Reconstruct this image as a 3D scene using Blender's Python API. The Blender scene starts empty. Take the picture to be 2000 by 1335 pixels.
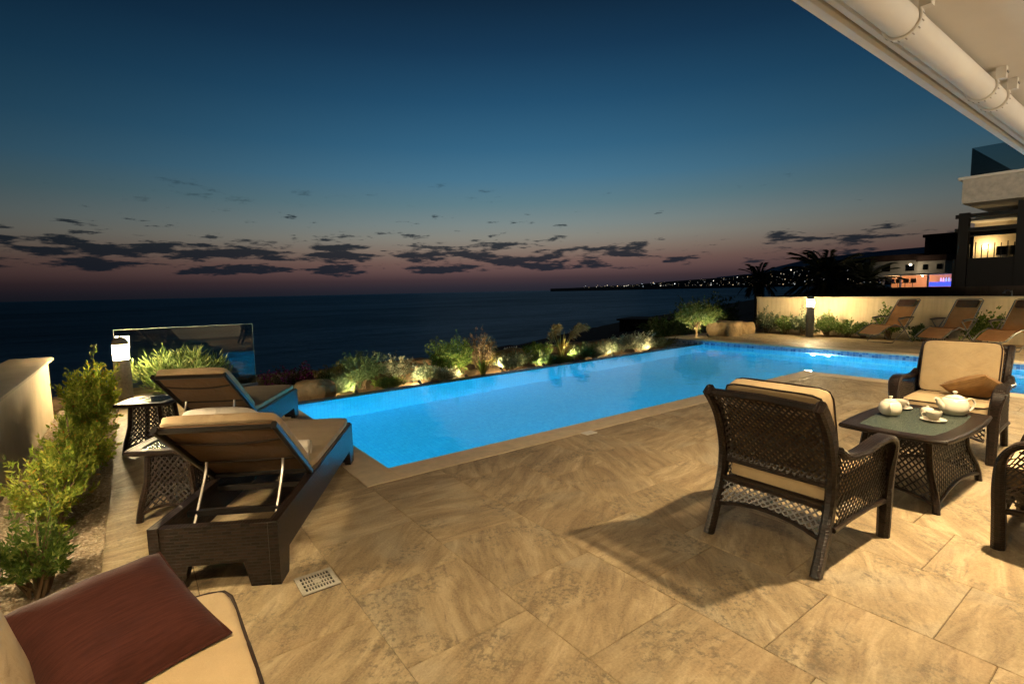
import bpy, math, random
import numpy as np
from mathutils import Vector, Matrix

R = math.radians
rng = np.random.default_rng(7)
random.seed(7)
sc = bpy.context.scene
C = sc.collection

# ---------------------------------------------------------------- camera
cam_d = bpy.data.cameras.new('camera')
cam = bpy.data.objects.new('camera', cam_d)
C.objects.link(cam)
cam_d.sensor_width = 36.0
cam_d.lens = 18.0
cam_d.clip_start = 0.05
cam_d.clip_end = 120000
right = Vector((0.80263498, -0.59610796, -0.02079399))
up = Vector((0.07530674, 0.06669145, 0.99492771))
back = Vector((-0.59169754, -0.80012971, 0.09841984))
mw = Matrix.Identity(4)
for i in range(3):
    mw[i][0] = right[i]; mw[i][1] = up[i]; mw[i][2] = back[i]
mw[2][3] = 1.5
cam.matrix_world = mw
sc.camera = cam
sc.view_settings.view_transform = 'Standard'
sc.view_settings.look = 'None'
sc.view_settings.exposure = 0.0
sc.view_settings.gamma = 1.0
sc.cycles.use_denoising = True
sc.cycles.max_bounces = 8
sc.cycles.transparent_max_bounces = 12
sc.cycles.sample_clamp_indirect = 4.0
sc.cycles.caustics_refractive = True
sc.cycles.caustics_reflective = False

def s2l(c):
    def f(x):
        x = x / 255.0
        return x / 12.92 if x <= 0.04045 else ((x + 0.055) / 1.055) ** 2.4
    return tuple(f(x) for x in c[:3]) + (1.0,)

# ---------------------------------------------------------------- world: dusk sky
wd = bpy.data.worlds.new('World')
sc.world = wd
wd.use_nodes = True
nt = wd.node_tree
nt.nodes.clear()

def node(t, typ, **kw):
    n = t.nodes.new(typ)
    for k, v in kw.items():
        setattr(n, k, v)
    return n

def math_n(t, op, a, b=None, c=None, clamp=False):
    n = t.nodes.new('ShaderNodeMath')
    n.operation = op
    n.use_clamp = clamp
    for i, v in enumerate((a, b, c)):
        if v is None:
            continue
        if isinstance(v, (int, float)):
            n.inputs[i].default_value = v
        else:
            t.links.new(v, n.inputs[i])
    return n.outputs[0]

def ramp_n(t, fac, stops, interp='LINEAR'):
    n = t.nodes.new('ShaderNodeValToRGB')
    n.color_ramp.interpolation = interp
    e = n.color_ramp.elements
    while len(e) < len(stops):
        e.new(0.5)
    for el, (p, c) in zip(e, stops):
        el.position = p
        el.color = c if len(c) == 4 else (*c, 1)
    t.links.new(fac, n.inputs[0])
    return n.outputs[0]

def mix_n(t, fac, a, b, mode='MIX'):
    n = t.nodes.new('ShaderNodeMix')
    n.data_type = 'RGBA'
    n.blend_type = mode
    for i, v in ((0, fac), (6, a), (7, b)):
        if isinstance(v, (int, float)):
            n.inputs[i].default_value = v
        elif isinstance(v, tuple):
            n.inputs[i].default_value = v if len(v) == 4 else (*v, 1)
        else:
            t.links.new(v, n.inputs[i])
    return n.outputs[2]

def build_world():
    tc = node(nt, 'ShaderNodeTexCoord')
    sp = node(nt, 'ShaderNodeSeparateXYZ')
    nt.links.new(tc.outputs['Generated'], sp.inputs[0])
    x, y, z = sp.outputs
    el = math_n(nt, 'MULTIPLY', math_n(nt, 'ARCSINE', z), 180 / math.pi)
    eln = math_n(nt, 'DIVIDE', el, 90.0, clamp=True)
    S = [(0, (36, 38, 48)), (.6, (44, 42, 52)), (1.4, (66, 52, 58)), (2.3, (98, 74, 74)), (3.3, (116, 90, 84)), (4.5, (131, 115, 104)),
         (5.8, (134, 132, 123)), (7.2, (122, 134, 133)), (9.4, (94, 125, 135)), (12, (70, 115, 140)), (15, (51, 99, 129)),
         (19.4, (34, 78, 109)), (24, (22, 56, 84)), (28, (15, 40, 62)), (36, (10, 28, 47)), (50, (8, 20, 35)), (90, (6, 14, 26))]
    col = ramp_n(nt, eln, [(e / 90.0, s2l(c)) for e, c in S])
    # twilight arch: brightest over the sunset, falling off round the horizon
    hl = math_n(nt, 'SQRT', math_n(nt, 'ADD', math_n(nt, 'MULTIPLY', x, x), math_n(nt, 'MULTIPLY', y, y)))
    sa = (0.62, 0.785)
    dt = math_n(nt, 'DIVIDE', math_n(nt, 'ADD', math_n(nt, 'MULTIPLY', x, sa[0]), math_n(nt, 'MULTIPLY', y, sa[1])),
                math_n(nt, 'MAXIMUM', hl, 0.001))
    f = math_n(nt, 'POWER', math_n(nt, 'MULTIPLY', math_n(nt, 'ADD', dt, 1.0), 0.5, clamp=True), 8.0)
    f = math_n(nt, 'MULTIPLY_ADD', f, 0.82, 0.20)
    col = mix_n(nt, 1.0, col, f, 'MULTIPLY')
    # physical sky with the sun below the horizon, a faint base
    sky = node(nt, 'ShaderNodeTexSky', sky_type='NISHITA', sun_disc=False)
    sky.sun_elevation = R(-4)
    sky.sun_rotation = math.atan2(sa[0], sa[1])
    col = mix_n(nt, 0.02, col, sky.outputs[0], 'ADD')
    # low dark clouds in direction space
    az = math_n(nt, 'ARCTAN2', x, y)
    def cloud(sx, sy, seed, det, rough, lo, hi, emask, amask=None):
        cv = node(nt, 'ShaderNodeCombineXYZ')
        nt.links.new(math_n(nt, 'MULTIPLY', az, sx), cv.inputs[0])
        nt.links.new(math_n(nt, 'MULTIPLY', el, sy), cv.inputs[1])
        cv.inputs[2].default_value = seed
        no = node(nt, 'ShaderNodeTexNoise')
        no.inputs['Scale'].default_value = 1.0
        no.inputs['Detail'].default_value = det
        no.inputs['Roughness'].default_value = rough
        nt.links.new(cv.outputs[0], no.inputs['Vector'])
        m = ramp_n(nt, eln, [(e / 90.0, (v, v, v)) for e, v in emask])
        v = math_n(nt, 'ADD', no.outputs['Fac'], m)
        if amask is not None:
            v = math_n(nt, 'ADD', v, amask)
        mr = node(nt, 'ShaderNodeMapRange', interpolation_type='SMOOTHSTEP')
        nt.links.new(v, mr.inputs[0])
        mr.inputs[1].default_value = lo
        mr.inputs[2].default_value = hi
        return mr.outputs[0]
    # fewer clouds to the right of the sunset
    am = node(nt, 'ShaderNodeMapRange')
    nt.links.new(az, am.inputs[0])
    am.inputs[1].default_value = 0.62; am.inputs[2].default_value = 0.95
    am.inputs[3].default_value = 0.0; am.inputs[4].default_value = -0.075
    c1 = cloud(11, 1.05, 3.1, 7, 0.62, 1.035, 1.125,
               [(1.2, 0), (1.9, .45), (2.6, .59), (4.3, .607), (5.2, .525), (6.2, .42), (7.5, 0)], am.outputs[0])
    c2 = cloud(19, 1.5, 8.7, 6, 0.6, 1.055, 1.15,
               [(1.9, 0), (3.0, .47), (5.5, .49), (7.2, .47), (8.6, .42), (10, .0)], am.outputs[0])
    c3 = cloud(13, 0.9, 21.3, 6, 0.62, 1.06, 1.22,
               [(7.4, 0), (8.6, .46), (10.2, .50), (11.6, .45), (13, 0)], am.outputs[0])
    cl = math_n(nt, 'MAXIMUM', c1, math_n(nt, 'MULTIPLY', c2, 0.92))
    cl = math_n(nt, 'MAXIMUM', cl, math_n(nt, 'MULTIPLY', c3, 0.6))
    ccol = mix_n(nt, 0.07, s2l((17, 31, 43)), col)
    ccol = mix_n(nt, 1.0, ccol, math_n(nt, 'MULTIPLY_ADD', f, 0.7, 0.3), 'MULTIPLY')
    col = mix_n(nt, math_n(nt, 'MULTIPLY', cl, 0.96), col, ccol)
    bg = node(nt, 'ShaderNodeBackground')
    nt.links.new(col, bg.inputs[0])
    bg.inputs[1].default_value = 1.0
    out = node(nt, 'ShaderNodeOutputWorld')
    nt.links.new(bg.outputs[0], out.inputs[0])
build_world()

# the last light of the afterglow, almost nothing left of it
sd = bpy.data.lights.new('afterglow_sun', 'SUN')
sd.energy = 0.02
sd.angle = R(25)
sd.color = (1.0, 0.72, 0.6)
so = bpy.data.objects.new('afterglow_sun', sd)
so.rotation_euler = Vector((-0.62, -0.785, -0.12)).to_track_quat('-Z', 'Y').to_euler()
C.objects.link(so)

# ---------------------------------------------------------------- material helpers
def mat(name):
    m = bpy.data.materials.new(name)
    m.use_nodes = True
    t = m.node_tree
    b = t.nodes['Principled BSDF']
    return m, t, b

def setp(b, **kw):
    names = dict(rough='Roughness', metal='Metallic', spec='Specular IOR Level', ior='IOR', trans='Transmission Weight',
                 coat='Coat Weight', sheen='Sheen Weight', alpha='Alpha')
    for k, v in kw.items():
        if k == 'col':
            b.inputs['Base Color'].default_value = v if len(v) == 4 else (*v, 1)
        elif k == 'emit':
            b.inputs['Emission Color'].default_value = (*v[:3], 1)
            b.inputs['Emission Strength'].default_value = v[3]
        else:
            b.inputs[names[k]].default_value = v

def coords(t, kind='Object', scale=(1, 1, 1), rot=(0, 0, 0), rand=False):
    tc = node(t, 'ShaderNodeTexCoord')
    mp = node(t, 'ShaderNodeMapping')
    mp.inputs['Scale'].default_value = scale
    mp.inputs['Rotation'].default_value = rot
    t.links.new(tc.outputs[kind], mp.inputs[0])
    if rand:
        oi = node(t, 'ShaderNodeObjectInfo')
        cv = node(t, 'ShaderNodeCombineXYZ')
        for i, k in enumerate((37.0, 91.0, 53.0)):
            t.links.new(math_n(t, 'MULTIPLY', oi.outputs['Random'], k), cv.inputs[i])
        t.links.new(cv.outputs[0], mp.inputs[1])
    return mp.outputs[0]

def noise(t, vec, scale, detail=4, rough=0.5, dist=0.0):
    n = node(t, 'ShaderNodeTexNoise')
    n.inputs['Scale'].default_value = scale
    n.inputs['Detail'].default_value = detail
    n.inputs['Roughness'].default_value = rough
    n.inputs['Distortion'].default_value = dist
    t.links.new(vec, n.inputs['Vector'])
    return n.outputs['Fac']

def bump(t, b, h, strength=0.3, dist=0.01):
    n = node(t, 'ShaderNodeBump')
    n.inputs['Strength'].default_value = strength
    n.inputs['Distance'].default_value = dist
    t.links.new(h, n.inputs['Height'])
    t.links.new(n.outputs[0], b.inputs['Normal'])
    return n

def simple(name, col, rough=0.6, spec=0.4, nscale=None, var=0.2, bstr=0.0, bscale=None, metal=0.0, bdist=0.004):
    m, t, b = mat(name)
    setp(b, col=col, rough=rough, spec=spec, metal=metal)
    v = coords(t, 'Object')
    if nscale:
        f = noise(t, v, nscale, 5, 0.6)
        lo = tuple(c * (1 - var) for c in col[:3]); hi = tuple(min(1, c * (1 + var)) for c in col[:3])
        t.links.new(ramp_n(t, f, [(.3, lo), (.7, hi)]), b.inputs['Base Color'])
    if bstr:
        bump(t, b, noise(t, v, bscale or 60, 4, 0.6), bstr, bdist)
    return m

def m_tile():
    m, t, b = mat('slate_tile')
    v = coords(t, 'Object', (1, 1, 1), (0, 0, R(-32)), rand=True)
    oi0 = node(t, 'ShaderNodeObjectInfo')
    vr = node(t, 'ShaderNodeVectorRotate', rotation_type='Z_AXIS')
    t.links.new(v, vr.inputs[0])
    t.links.new(math_n(t, 'MULTIPLY_ADD', math_n(t, 'FRACT', math_n(t, 'MULTIPLY', oi0.outputs['Random'], 7.3)), 1.5, -.75), vr.inputs['Angle'])
    v = vr.outputs[0]
    st = node(t, 'ShaderNodeMapping'); st.inputs['Scale'].default_value = (1.0, 4.5, 1)
    t.links.new(v, st.inputs[0])
    n1 = noise(t, st.outputs[0], 2.0, 7, 0.62, 0.9)
    n2 = noise(t, st.outputs[0], 7.0, 8, 0.68, 0.7)
    n3 = noise(t, v, 95, 4, 0.65)
    n4 = noise(t, v, 1.6, 3, 0.5, 0.3)
    c = ramp_n(t, n1, [(.30, (.125, .085, .042)), (.42, (.24, .178, .095)), (.54, (.35, .268, .150)), (.70, (.50, .40, .245))])
    c = mix_n(t, math_n(t, 'MULTIPLY', ramp_n(t, n2, [(.35, (1, 1, 1)), (.47, (0, 0, 0))]), .62), c, (.13, .095, .06))
    c = mix_n(t, math_n(t, 'MULTIPLY', ramp_n(t, n4, [(.54, (0, 0, 0)), (.66, (1, 1, 1))]), .5), c, (.36, .325, .235))
    c = mix_n(t, math_n(t, 'MULTIPLY', ramp_n(t, n4, [(.30, (1, 1, 1)), (.44, (0, 0, 0))]), .35), c, (.30, .19, .09))
    c = mix_n(t, .28, c, ramp_n(t, n3, [(.3, (.14, .10, .06)), (.7, (.56, .42, .26))]))
    n5 = noise(t, v, 30, 6, .75)
    n6 = noise(t, v, 2.6, 3, .5, .4)
    sp = math_n(t, 'MULTIPLY', ramp_n(t, n5, [(.40, (1, 1, 1)), (.52, (0, 0, 0))]), ramp_n(t, n6, [(.50, (0, 0, 0)), (.62, (1, 1, 1))]))
    c = mix_n(t, math_n(t, 'MULTIPLY', sp, .7), c, (.10, .085, .058))
    oi = node(t, 'ShaderNodeObjectInfo')
    c = mix_n(t, 1.0, c, math_n(t, 'MULTIPLY_ADD', oi.outputs['Random'], .20, 1.06), 'MULTIPLY')
    t.links.new(c, b.inputs['Base Color'])
    h = math_n(t, 'ADD', math_n(t, 'MULTIPLY', n2, 1.0), math_n(t, 'MULTIPLY', n3, .35))
    h = math_n(t, 'ADD', h, math_n(t, 'MULTIPLY', n5, .5))
    bump(t, b, h, .9, .009)
    setp(b, rough=.52, spec=.35)
    return m

def m_wicker(name, c1, c2, bw=.026, bh=.011, rough=.36):
    m, t, b = mat(name)
    br = node(t, 'ShaderNodeTexBrick')
    br.offset = 0.5
    br.inputs['Scale'].default_value = 1.0
    br.inputs['Brick Width'].default_value = bw
    br.inputs['Row Height'].default_value = bh
    br.inputs['Mortar Size'].default_value = .0024
    br.inputs['Mortar Smooth'].default_value = .6
    br.inputs['Color1'].default_value = (*c1, 1)
    br.inputs['Color2'].default_value = (*c2, 1)
    br.inputs['Mortar'].default_value = (.006, .004, .003, 1)
    tc = node(t, 'ShaderNodeTexCoord')
    t.links.new(tc.outputs['UV'], br.inputs['Vector'])
    t.links.new(br.outputs['Color'], b.inputs['Base Color'])
    bump(t, b, math_n(t, 'SUBTRACT', 1.0, br.outputs['Fac']), 1.0, .007)
    setp(b, rough=rough, spec=.3)
    return m

def m_fabric(name, col, var=.12, rough=.85, stripes=None):
    m, t, b = mat(name)
    v = coords(t, 'Object')
    f = noise(t, v, 6, 4, .6)
    g = noise(t, v, 420, 2, .5)
    lo = tuple(c * (1 - var) for c in col); hi = tuple(c * (1 + var) for c in col)
    c = ramp_n(t, math_n(t, 'ADD', math_n(t, 'MULTIPLY', f, .6), math_n(t, 'MULTIPLY', g, .4)), [(.35, lo), (.65, hi)])
    h = math_n(t, 'ADD', math_n(t, 'MULTIPLY', noise(t, v, 9, 3, .5, .6), .5 if stripes else 1.6), math_n(t, 'MULTIPLY', g, .10))
    if stripes:
        sv = coords(t, 'Object', (14, 230, 14))
        sn = noise(t, sv, 1.0, 3, .6)
        c = mix_n(t, .42, c, ramp_n(t, sn, [(.36, tuple(x * .5 for x in col)), (.66, tuple(x * 1.6 for x in col))]))
        h = math_n(t, 'ADD', h, math_n(t, 'MULTIPLY', sn, .12))
    t.links.new(c, b.inputs['Base Color'])
    bump(t, b, h, .6, .014)
    setp(b, rough=rough, spec=.15, sheen=.05)
    return m

def m_leaf(name, stops, trans=.35, rough=.45):
    m, t, b = mat(name)
    at = node(t, 'ShaderNodeAttribute', attribute_name='vary')
    n = ramp_n(t, at.outputs['Fac'], stops)
    t.links.new(n, b.inputs['Base Color'])
    setp(b, rough=rough, spec=.35)
    tr = node(t, 'ShaderNodeBsdfTranslucent')
    t.links.new(n, tr.inputs[0])
    mx = node(t, 'ShaderNodeMixShader')
    mx.inputs[0].default_value = trans
    t.links.new(b.outputs[0], mx.inputs[1])
    t.links.new(tr.outputs[0], mx.inputs[2])
    out = t.nodes['Material Output']
    t.links.new(mx.outputs[0], out.inputs[0])
    return m

def m_plaster(name, col, streak=.25):
    m, t, b = mat(name)
    v = coords(t, 'Object')
    f = noise(t, v, 2.2, 5, .6)
    sv = coords(t, 'Object', (14, 14, 1.2))
    s = noise(t, sv, 1.0, 4, .6)
    c = ramp_n(t, f, [(.3, tuple(x * .86 for x in col)), (.7, tuple(min(1, x * 1.1) for x in col))])
    c = mix_n(t, math_n(t, 'MULTIPLY', ramp_n(t, s, [(.35, (1, 1, 1)), (.55, (0, 0, 0))]), streak), c, tuple(x * .6 for x in col))
    t.links.new(c, b.inputs['Base Color'])
    h = math_n(t, 'ADD', noise(t, v, 55, 5, .65), math_n(t, 'MULTIPLY', s, .6))
    bump(t, b, h, .5, .008)
    setp(b, rough=.85, spec=.2)
    return m

def m_mosaic(name, cols, pitch, grout, rough=.25):
    m, t, b = mat(name)
    tc = node(t, 'ShaderNodeTexCoord')
    br = node(t, 'ShaderNodeTexBrick')
    br.offset = 0.0
    br.inputs['Scale'].default_value = 1.0
    br.inputs['Brick Width'].default_value = pitch
    br.inputs['Row Height'].default_value = pitch
    br.inputs['Mortar Size'].default_value = pitch * .05
    br.inputs['Color1'].default_value = (0, 0, 0, 1)
    br.inputs['Color2'].default_value = (1, 1, 1, 1)
    br.inputs['Mortar'].default_value = (.5, .5, .5, 1)
    t.links.new(tc.outputs['UV'], br.inputs['Vector'])
    # per piece colour
    c = ramp_n(t, br.outputs['Color'], [(i / (len(cols) - 1), cc) for i, cc in enumerate(cols)])
    c = mix_n(t, br.outputs['Fac'], c, grout)
    t.links.new(c, b.inputs['Base Color'])
    setp(b, rough=rough, spec=.4)
    return m

def m_emit(name, col, strength):
    m = bpy.data.materials.new(name)
    m.use_nodes = True
    t = m.node_tree
    t.nodes.clear()
    e = node(t, 'ShaderNodeEmission')
    e.inputs[0].default_value = (*col, 1)
    e.inputs[1].default_value = strength
    o = node(t, 'ShaderNodeOutputMaterial')
    t.links.new(e.outputs[0], o.inputs[0])
    return m

def m_thin_glass(name, tint, rough=.0, refl=1.0, ior=1.5):
    m = bpy.data.materials.new(name)
    m.use_nodes = True
    t = m.node_tree
    t.nodes.clear()
    tr = node(t, 'ShaderNodeBsdfTransparent'); tr.inputs[0].default_value = (*tint, 1)
    gl = node(t, 'ShaderNodeBsdfGlossy'); gl.inputs['Roughness'].default_value = rough
    fr = node(t, 'ShaderNodeFresnel'); fr.inputs[0].default_value = ior
    mx = node(t, 'ShaderNodeMixShader')
    t.links.new(math_n(t, 'MULTIPLY', fr.outputs[0], refl, clamp=True), mx.inputs[0])
    t.links.new(tr.outputs[0], mx.inputs[1]); t.links.new(gl.outputs[0], mx.inputs[2])
    o = node(t, 'ShaderNodeOutputMaterial')
    t.links.new(mx.outputs[0], o.inputs[0])
    return m, t, gl, fr

M = {}
M['tile'] = m_tile()
M['grout'] = simple('grout', (.12, .095, .06), .9, .1, 40, .3)
M['coping'] = simple('coping_stone', (.64, .52, .35), .6, .3, 9, .12, .25, 180, bdist=.003)
M['wicker'] = m_wicker('dark_wicker', (.008, .0045, .003), (.032, .018, .0115), .046, .017, .34)
M['wicker_arm'] = m_wicker('woven_wicker', (.008, .0045, .003), (.028, .016, .0105), .028, .013, .34)
M['strand'] = simple('cane_strand', (.011, .006, .004), .36, .5, 30, .3)
M['beige'] = m_fabric('beige_canvas', (.50, .375, .215))
M['beige2'] = m_fabric('sling_canvas', (.40, .29, .17))
M['under'] = m_fabric('brown_backing', (.13, .072, .032))
M['piping'] = simple('dark_piping', (.035, .022, .016), .7, .2)
M['maroon'] = m_fabric('maroon_fabric', (.050, .0145, .0105), .2, .85, stripes=True)
M['tan'] = m_fabric('tan_corduroy', (.23, .125, .045), .15, .75, stripes=True)
M['black'] = simple('black_metal', (.012, .010, .009), .35, .5)
M['steel'] = simple('steel_rod', (.45, .42, .38), .3, .5, metal=.9)
M['towel'] = m_fabric('white_towel', (.62, .56, .48), .1, .95)
M['china'] = simple('white_china', (.78, .72, .58), .18, .55)
M['plaster'] = m_plaster('cream_plaster', (.62, .50, .32), .3)
M['plaster_l'] = m_plaster('cream_plaster_smooth', (.56, .46, .31), .10)
M['cap'] = m_plaster('wall_cap', (.45, .37, .26), .05)
M['lampgrey'] = simple('lamp_post_stone', (.30, .26, .20), .7, .3, 30, .2, .3, 120)
M['diffuser'] = m_emit('lamp_diffuser', (1.0, .76, .40), 420.0)
M['soil'] = simple('garden_soil', (.27, .185, .10), .95, .1, 3, .35, .9, 25, bdist=.04)
M['rock'] = simple('ochre_rock', (.36, .25, .135), .9, .15, 3.5, .45, 1.0, 9, bdist=.05)
M['scrub'] = simple('dark_scrub', (.045, .036, .024), .95, .05, .4, .4)
M['soffit'] = simple('white_render', (.72, .67, .58), .8, .2, 1.2, .05, .1, 140)
M['white'] = simple('white_powder_coat', (.76, .73, .66), .55, .3, 3, .06)
M['plastic'] = simple('white_plastic', (.72, .68, .6), .4, .4)
M['dark'] = simple('gap_shade', (.02, .018, .015), .8, .1)  # near-black colour standing in for the shade inside gaps
M['trunk'] = simple('bark', (.16, .11, .065), .9, .1, 14, .4, .7, 30)
M['stem'] = simple('twig', (.17, .12, .07), .9, .1)
M['pebble'] = None
M['zgsling'] = m_fabric('rust_sling', (.40, .185, .065), .15)
M['zgframe'] = simple('grey_tube', (.16, .14, .12), .35, .5)
M['zgpad'] = m_fabric('dark_headrest', (.11, .05, .025), .15)
M['stone'] = simple('limestone_cladding', (.50, .44, .36), .8, .2, 5, .18, .5, 40)
M['darkwood'] = simple('dark_timber', (.012, .010, .008), .7, .2)
M['darkwall'] = simple('dark_wall', (.05, .036, .026), .9, .1, 2, .3)
M['greywall'] = simple('grey_render', (.42, .37, .29), .9, .1, 1, .2)  # warm grey house render with slight tone noise
M['roof'] = simple('dark_roof', (.06, .035, .026), .9, .1, 2, .3)

# ---------------------------------------------------------------- mesh helpers
class MB:
    def __init__(s):
        s.v = []; s.f = []
    def add(s, vs, fs):
        o = len(s.v)
        s.v.extend([tuple(p) for p in vs])
        s.f.extend([tuple(i + o for i in f) for f in fs])
    def box(s, c, size, rot=None, ch=0.0):
        hx, hy, hz = (x / 2 for x in size)
        vs = [Vector((sx * hx, sy * hy, sz * hz)) for sx in (-1, 1) for sy in (-1, 1) for sz in (-1, 1)]
        if rot is not None:
            vs = [rot @ p for p in vs]
        vs = [p + Vector(c) for p in vs]
        s.add(vs, [(0, 1, 3, 2), (4, 6, 7, 5), (0, 4, 5, 1), (2, 3, 7, 6), (0, 2, 6, 4), (1, 5, 7, 3)])
    def tube(s, pts, r, n=8, closed=False, cap=True):
        pts = [Vector(p) for p in pts]
        N = len(pts)
        rs = r if isinstance(r, (list, tuple)) else [r] * N
        ref = None; rings = []
        for i, p in enumerate(pts):
            if closed:
                tg = pts[(i + 1) % N] - pts[i - 1]
            else:
                tg = pts[min(i + 1, N - 1)] - pts[max(i - 1, 0)]
            tg.normalize()
            if ref is None:
                ref = tg.orthogonal().normalized()
            else:
                ref = (ref - tg * ref.dot(tg)).normalized()
            b = tg.cross(ref)
            rings.append([p + (ref * math.cos(2 * math.pi * k / n) + b * math.sin(2 * math.pi * k / n)) * rs[i] for k in range(n)])
        vs = [q for rg in rings for q in rg]
        fs = []
        m = N if closed else N - 1
        for i in range(m):
            j = (i + 1) % N
            for k in range(n):
                k2 = (k + 1) % n
                fs.append((i * n + k, i * n + k2, j * n + k2, j * n + k))
        if cap and not closed:
            fs.append(tuple(range(n - 1, -1, -1)))
            fs.append(tuple((N - 1) * n + k for k in range(n)))
        s.add(vs, fs)
    def sweep(s, pts, side, ws, th, ch=.25):
        """chamfered rectangular section; ws along side, th across path."""
        pts = [Vector(p) for p in pts]; side = Vector(side).normalized()
        N = len(pts); vs = []; fs = []
        for i, p in enumerate(pts):
            tg = (pts[min(i + 1, N - 1)] - pts[max(i - 1, 0)]).normalized()
            nm = tg.cross(side).normalized()
            w = (ws[i] if isinstance(ws, (list, tuple)) else ws) / 2
            t_ = (th[i] if isinstance(th, (list, tuple)) else th) / 2
            c = min(w, t_) * 2 * ch
            for a, b in ((w - c, t_), (w, t_ - c), (w, -t_ + c), (w - c, -t_), (-w + c, -t_), (-w, -t_ + c), (-w, t_ - c), (-w + c, t_)):
                vs.append(p + side * a + nm * b)
        for i in range(N - 1):
            for k in range(8):
                k2 = (k + 1) % 8
                fs.append((i * 8 + k, i * 8 + k2, i * 8 + 8 + k2, i * 8 + 8 + k))
        fs.append(tuple(range(7, -1, -1)))
        fs.append(tuple((N - 1) * 8 + k for k in range(8)))
        s.add(vs, fs)
    def lathe(s, prof, n=24, c=(0, 0, 0), ax=None):
        c = Vector(c); vs = []; fs = []
        for r, z in prof:
            for k in range(n):
                a = 2 * math.pi * k / n
                p = Vector((r * math.cos(a), r * math.sin(a), z))
                if ax is not None:
                    p = ax @ p
                vs.append(p + c)
        for i in range(len(prof) - 1):
            for k in range(n):
                k2 = (k + 1) % n
                fs.append((i * n + k, i * n + k2, i * n + n + k2, i * n + n + k))
        if prof[0][0] > 1e-5:
            fs.append(tuple(range(n - 1, -1, -1)))
        if prof[-1][0] > 1e-5:
            fs.append(tuple((len(prof) - 1) * n + k for k in range(n)))
        s.add(vs, fs)
    def grid(s, fn, nu, nv):
        vs = [fn(i / nu, j / nv) for i in range(nu + 1) for j in range(nv + 1)]
        fs = [(i * (nv + 1) + j, (i + 1) * (nv + 1) + j, (i + 1) * (nv + 1) + j + 1, i * (nv + 1) + j + 1) for i in range(nu) for j in range(nv)]
        s.add(vs, fs)
    def prism(s, poly, fn0, fn1):
        """poly: 2D outline; fn0/fn1 map (a,b) to the two faces."""
        n = len(poly)
        vs = [fn0(*p) for p in poly] + [fn1(*p) for p in poly]
        fs = [tuple(range(n - 1, -1, -1)), tuple(range(n, 2 * n))]
        fs += [(i, (i + 1) % n, n + (i + 1) % n, n + i) for i in range(n)]
        s.add(vs, fs)
    def mesh(s, name, smooth=True, uv=True):
        me = bpy.data.meshes.new(name)
        me.from_pydata(s.v, [], s.f)
        me.update()
        if uv:
            box_uv(me)
        if smooth:
            me.polygons.foreach_set('use_smooth', [True] * len(me.polygons))
            try:
                me.set_sharp_from_angle(angle=R(38))
            except Exception:
                pass
        return me
    def build(s, name, m, parent=None, smooth=True, uv=True):
        return link(name, s.mesh(name, smooth, uv), m, parent)

def box_uv(me):
    nl = len(me.loops)
    if not nl:
        return
    co = np.empty(len(me.vertices) * 3); me.vertices.foreach_get('co', co); co = co.reshape(-1, 3)
    vi = np.empty(nl, int); me.loops.foreach_get('vertex_index', vi)
    no = np.empty(len(me.polygons) * 3); me.polygons.foreach_get('normal', no); no = no.reshape(-1, 3)
    tot = np.empty(len(me.polygons), int); me.polygons.foreach_get('loop_total', tot)
    ln = np.repeat(np.abs(no).argmax(1), tot)
    p = co[vi]
    uv = np.where((ln == 0)[:, None], p[:, [1, 2]], np.where((ln == 1)[:, None], p[:, [0, 2]], p[:, [0, 1]]))
    l = me.uv_layers.new(name='UVMap')
    l.data.foreach_set('uv', uv.astype(np.float32).ravel())

def link(name, me, m, parent=None):
    o = bpy.data.objects.new(name, me)
    C.objects.link(o)
    if m is not None:
        if not me.materials:
            me.materials.append(m)
    if parent is not None:
        o.parent = parent
    return o

def tag(o, label=None, cat=None, group=None, kind=None):
    if label: o['label'] = label
    if cat: o['category'] = cat
    if group: o['group'] = group
    if kind: o['kind'] = kind
    return o

def thing(name, label, cat, loc=(0, 0, 0), rz=0.0, group=None):
    o = bpy.data.objects.new(name, None)
    o.empty_display_size = .1
    C.objects.link(o)
    o.location = loc
    o.rotation_euler = (0, 0, rz)
    return tag(o, label, cat, group)

def dup(root, loc, rz, label, group=None):
    r = root.copy(); C.objects.link(r)
    r.location = loc; r.rotation_euler = (0, 0, rz); r['label'] = label
    if group: r['group'] = group
    for ch in list(root.children):
        c = ch.copy(); C.objects.link(c); c.parent = r
        for g in list(ch.children):
            d = g.copy(); C.objects.link(d); d.parent = c
    return r

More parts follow.
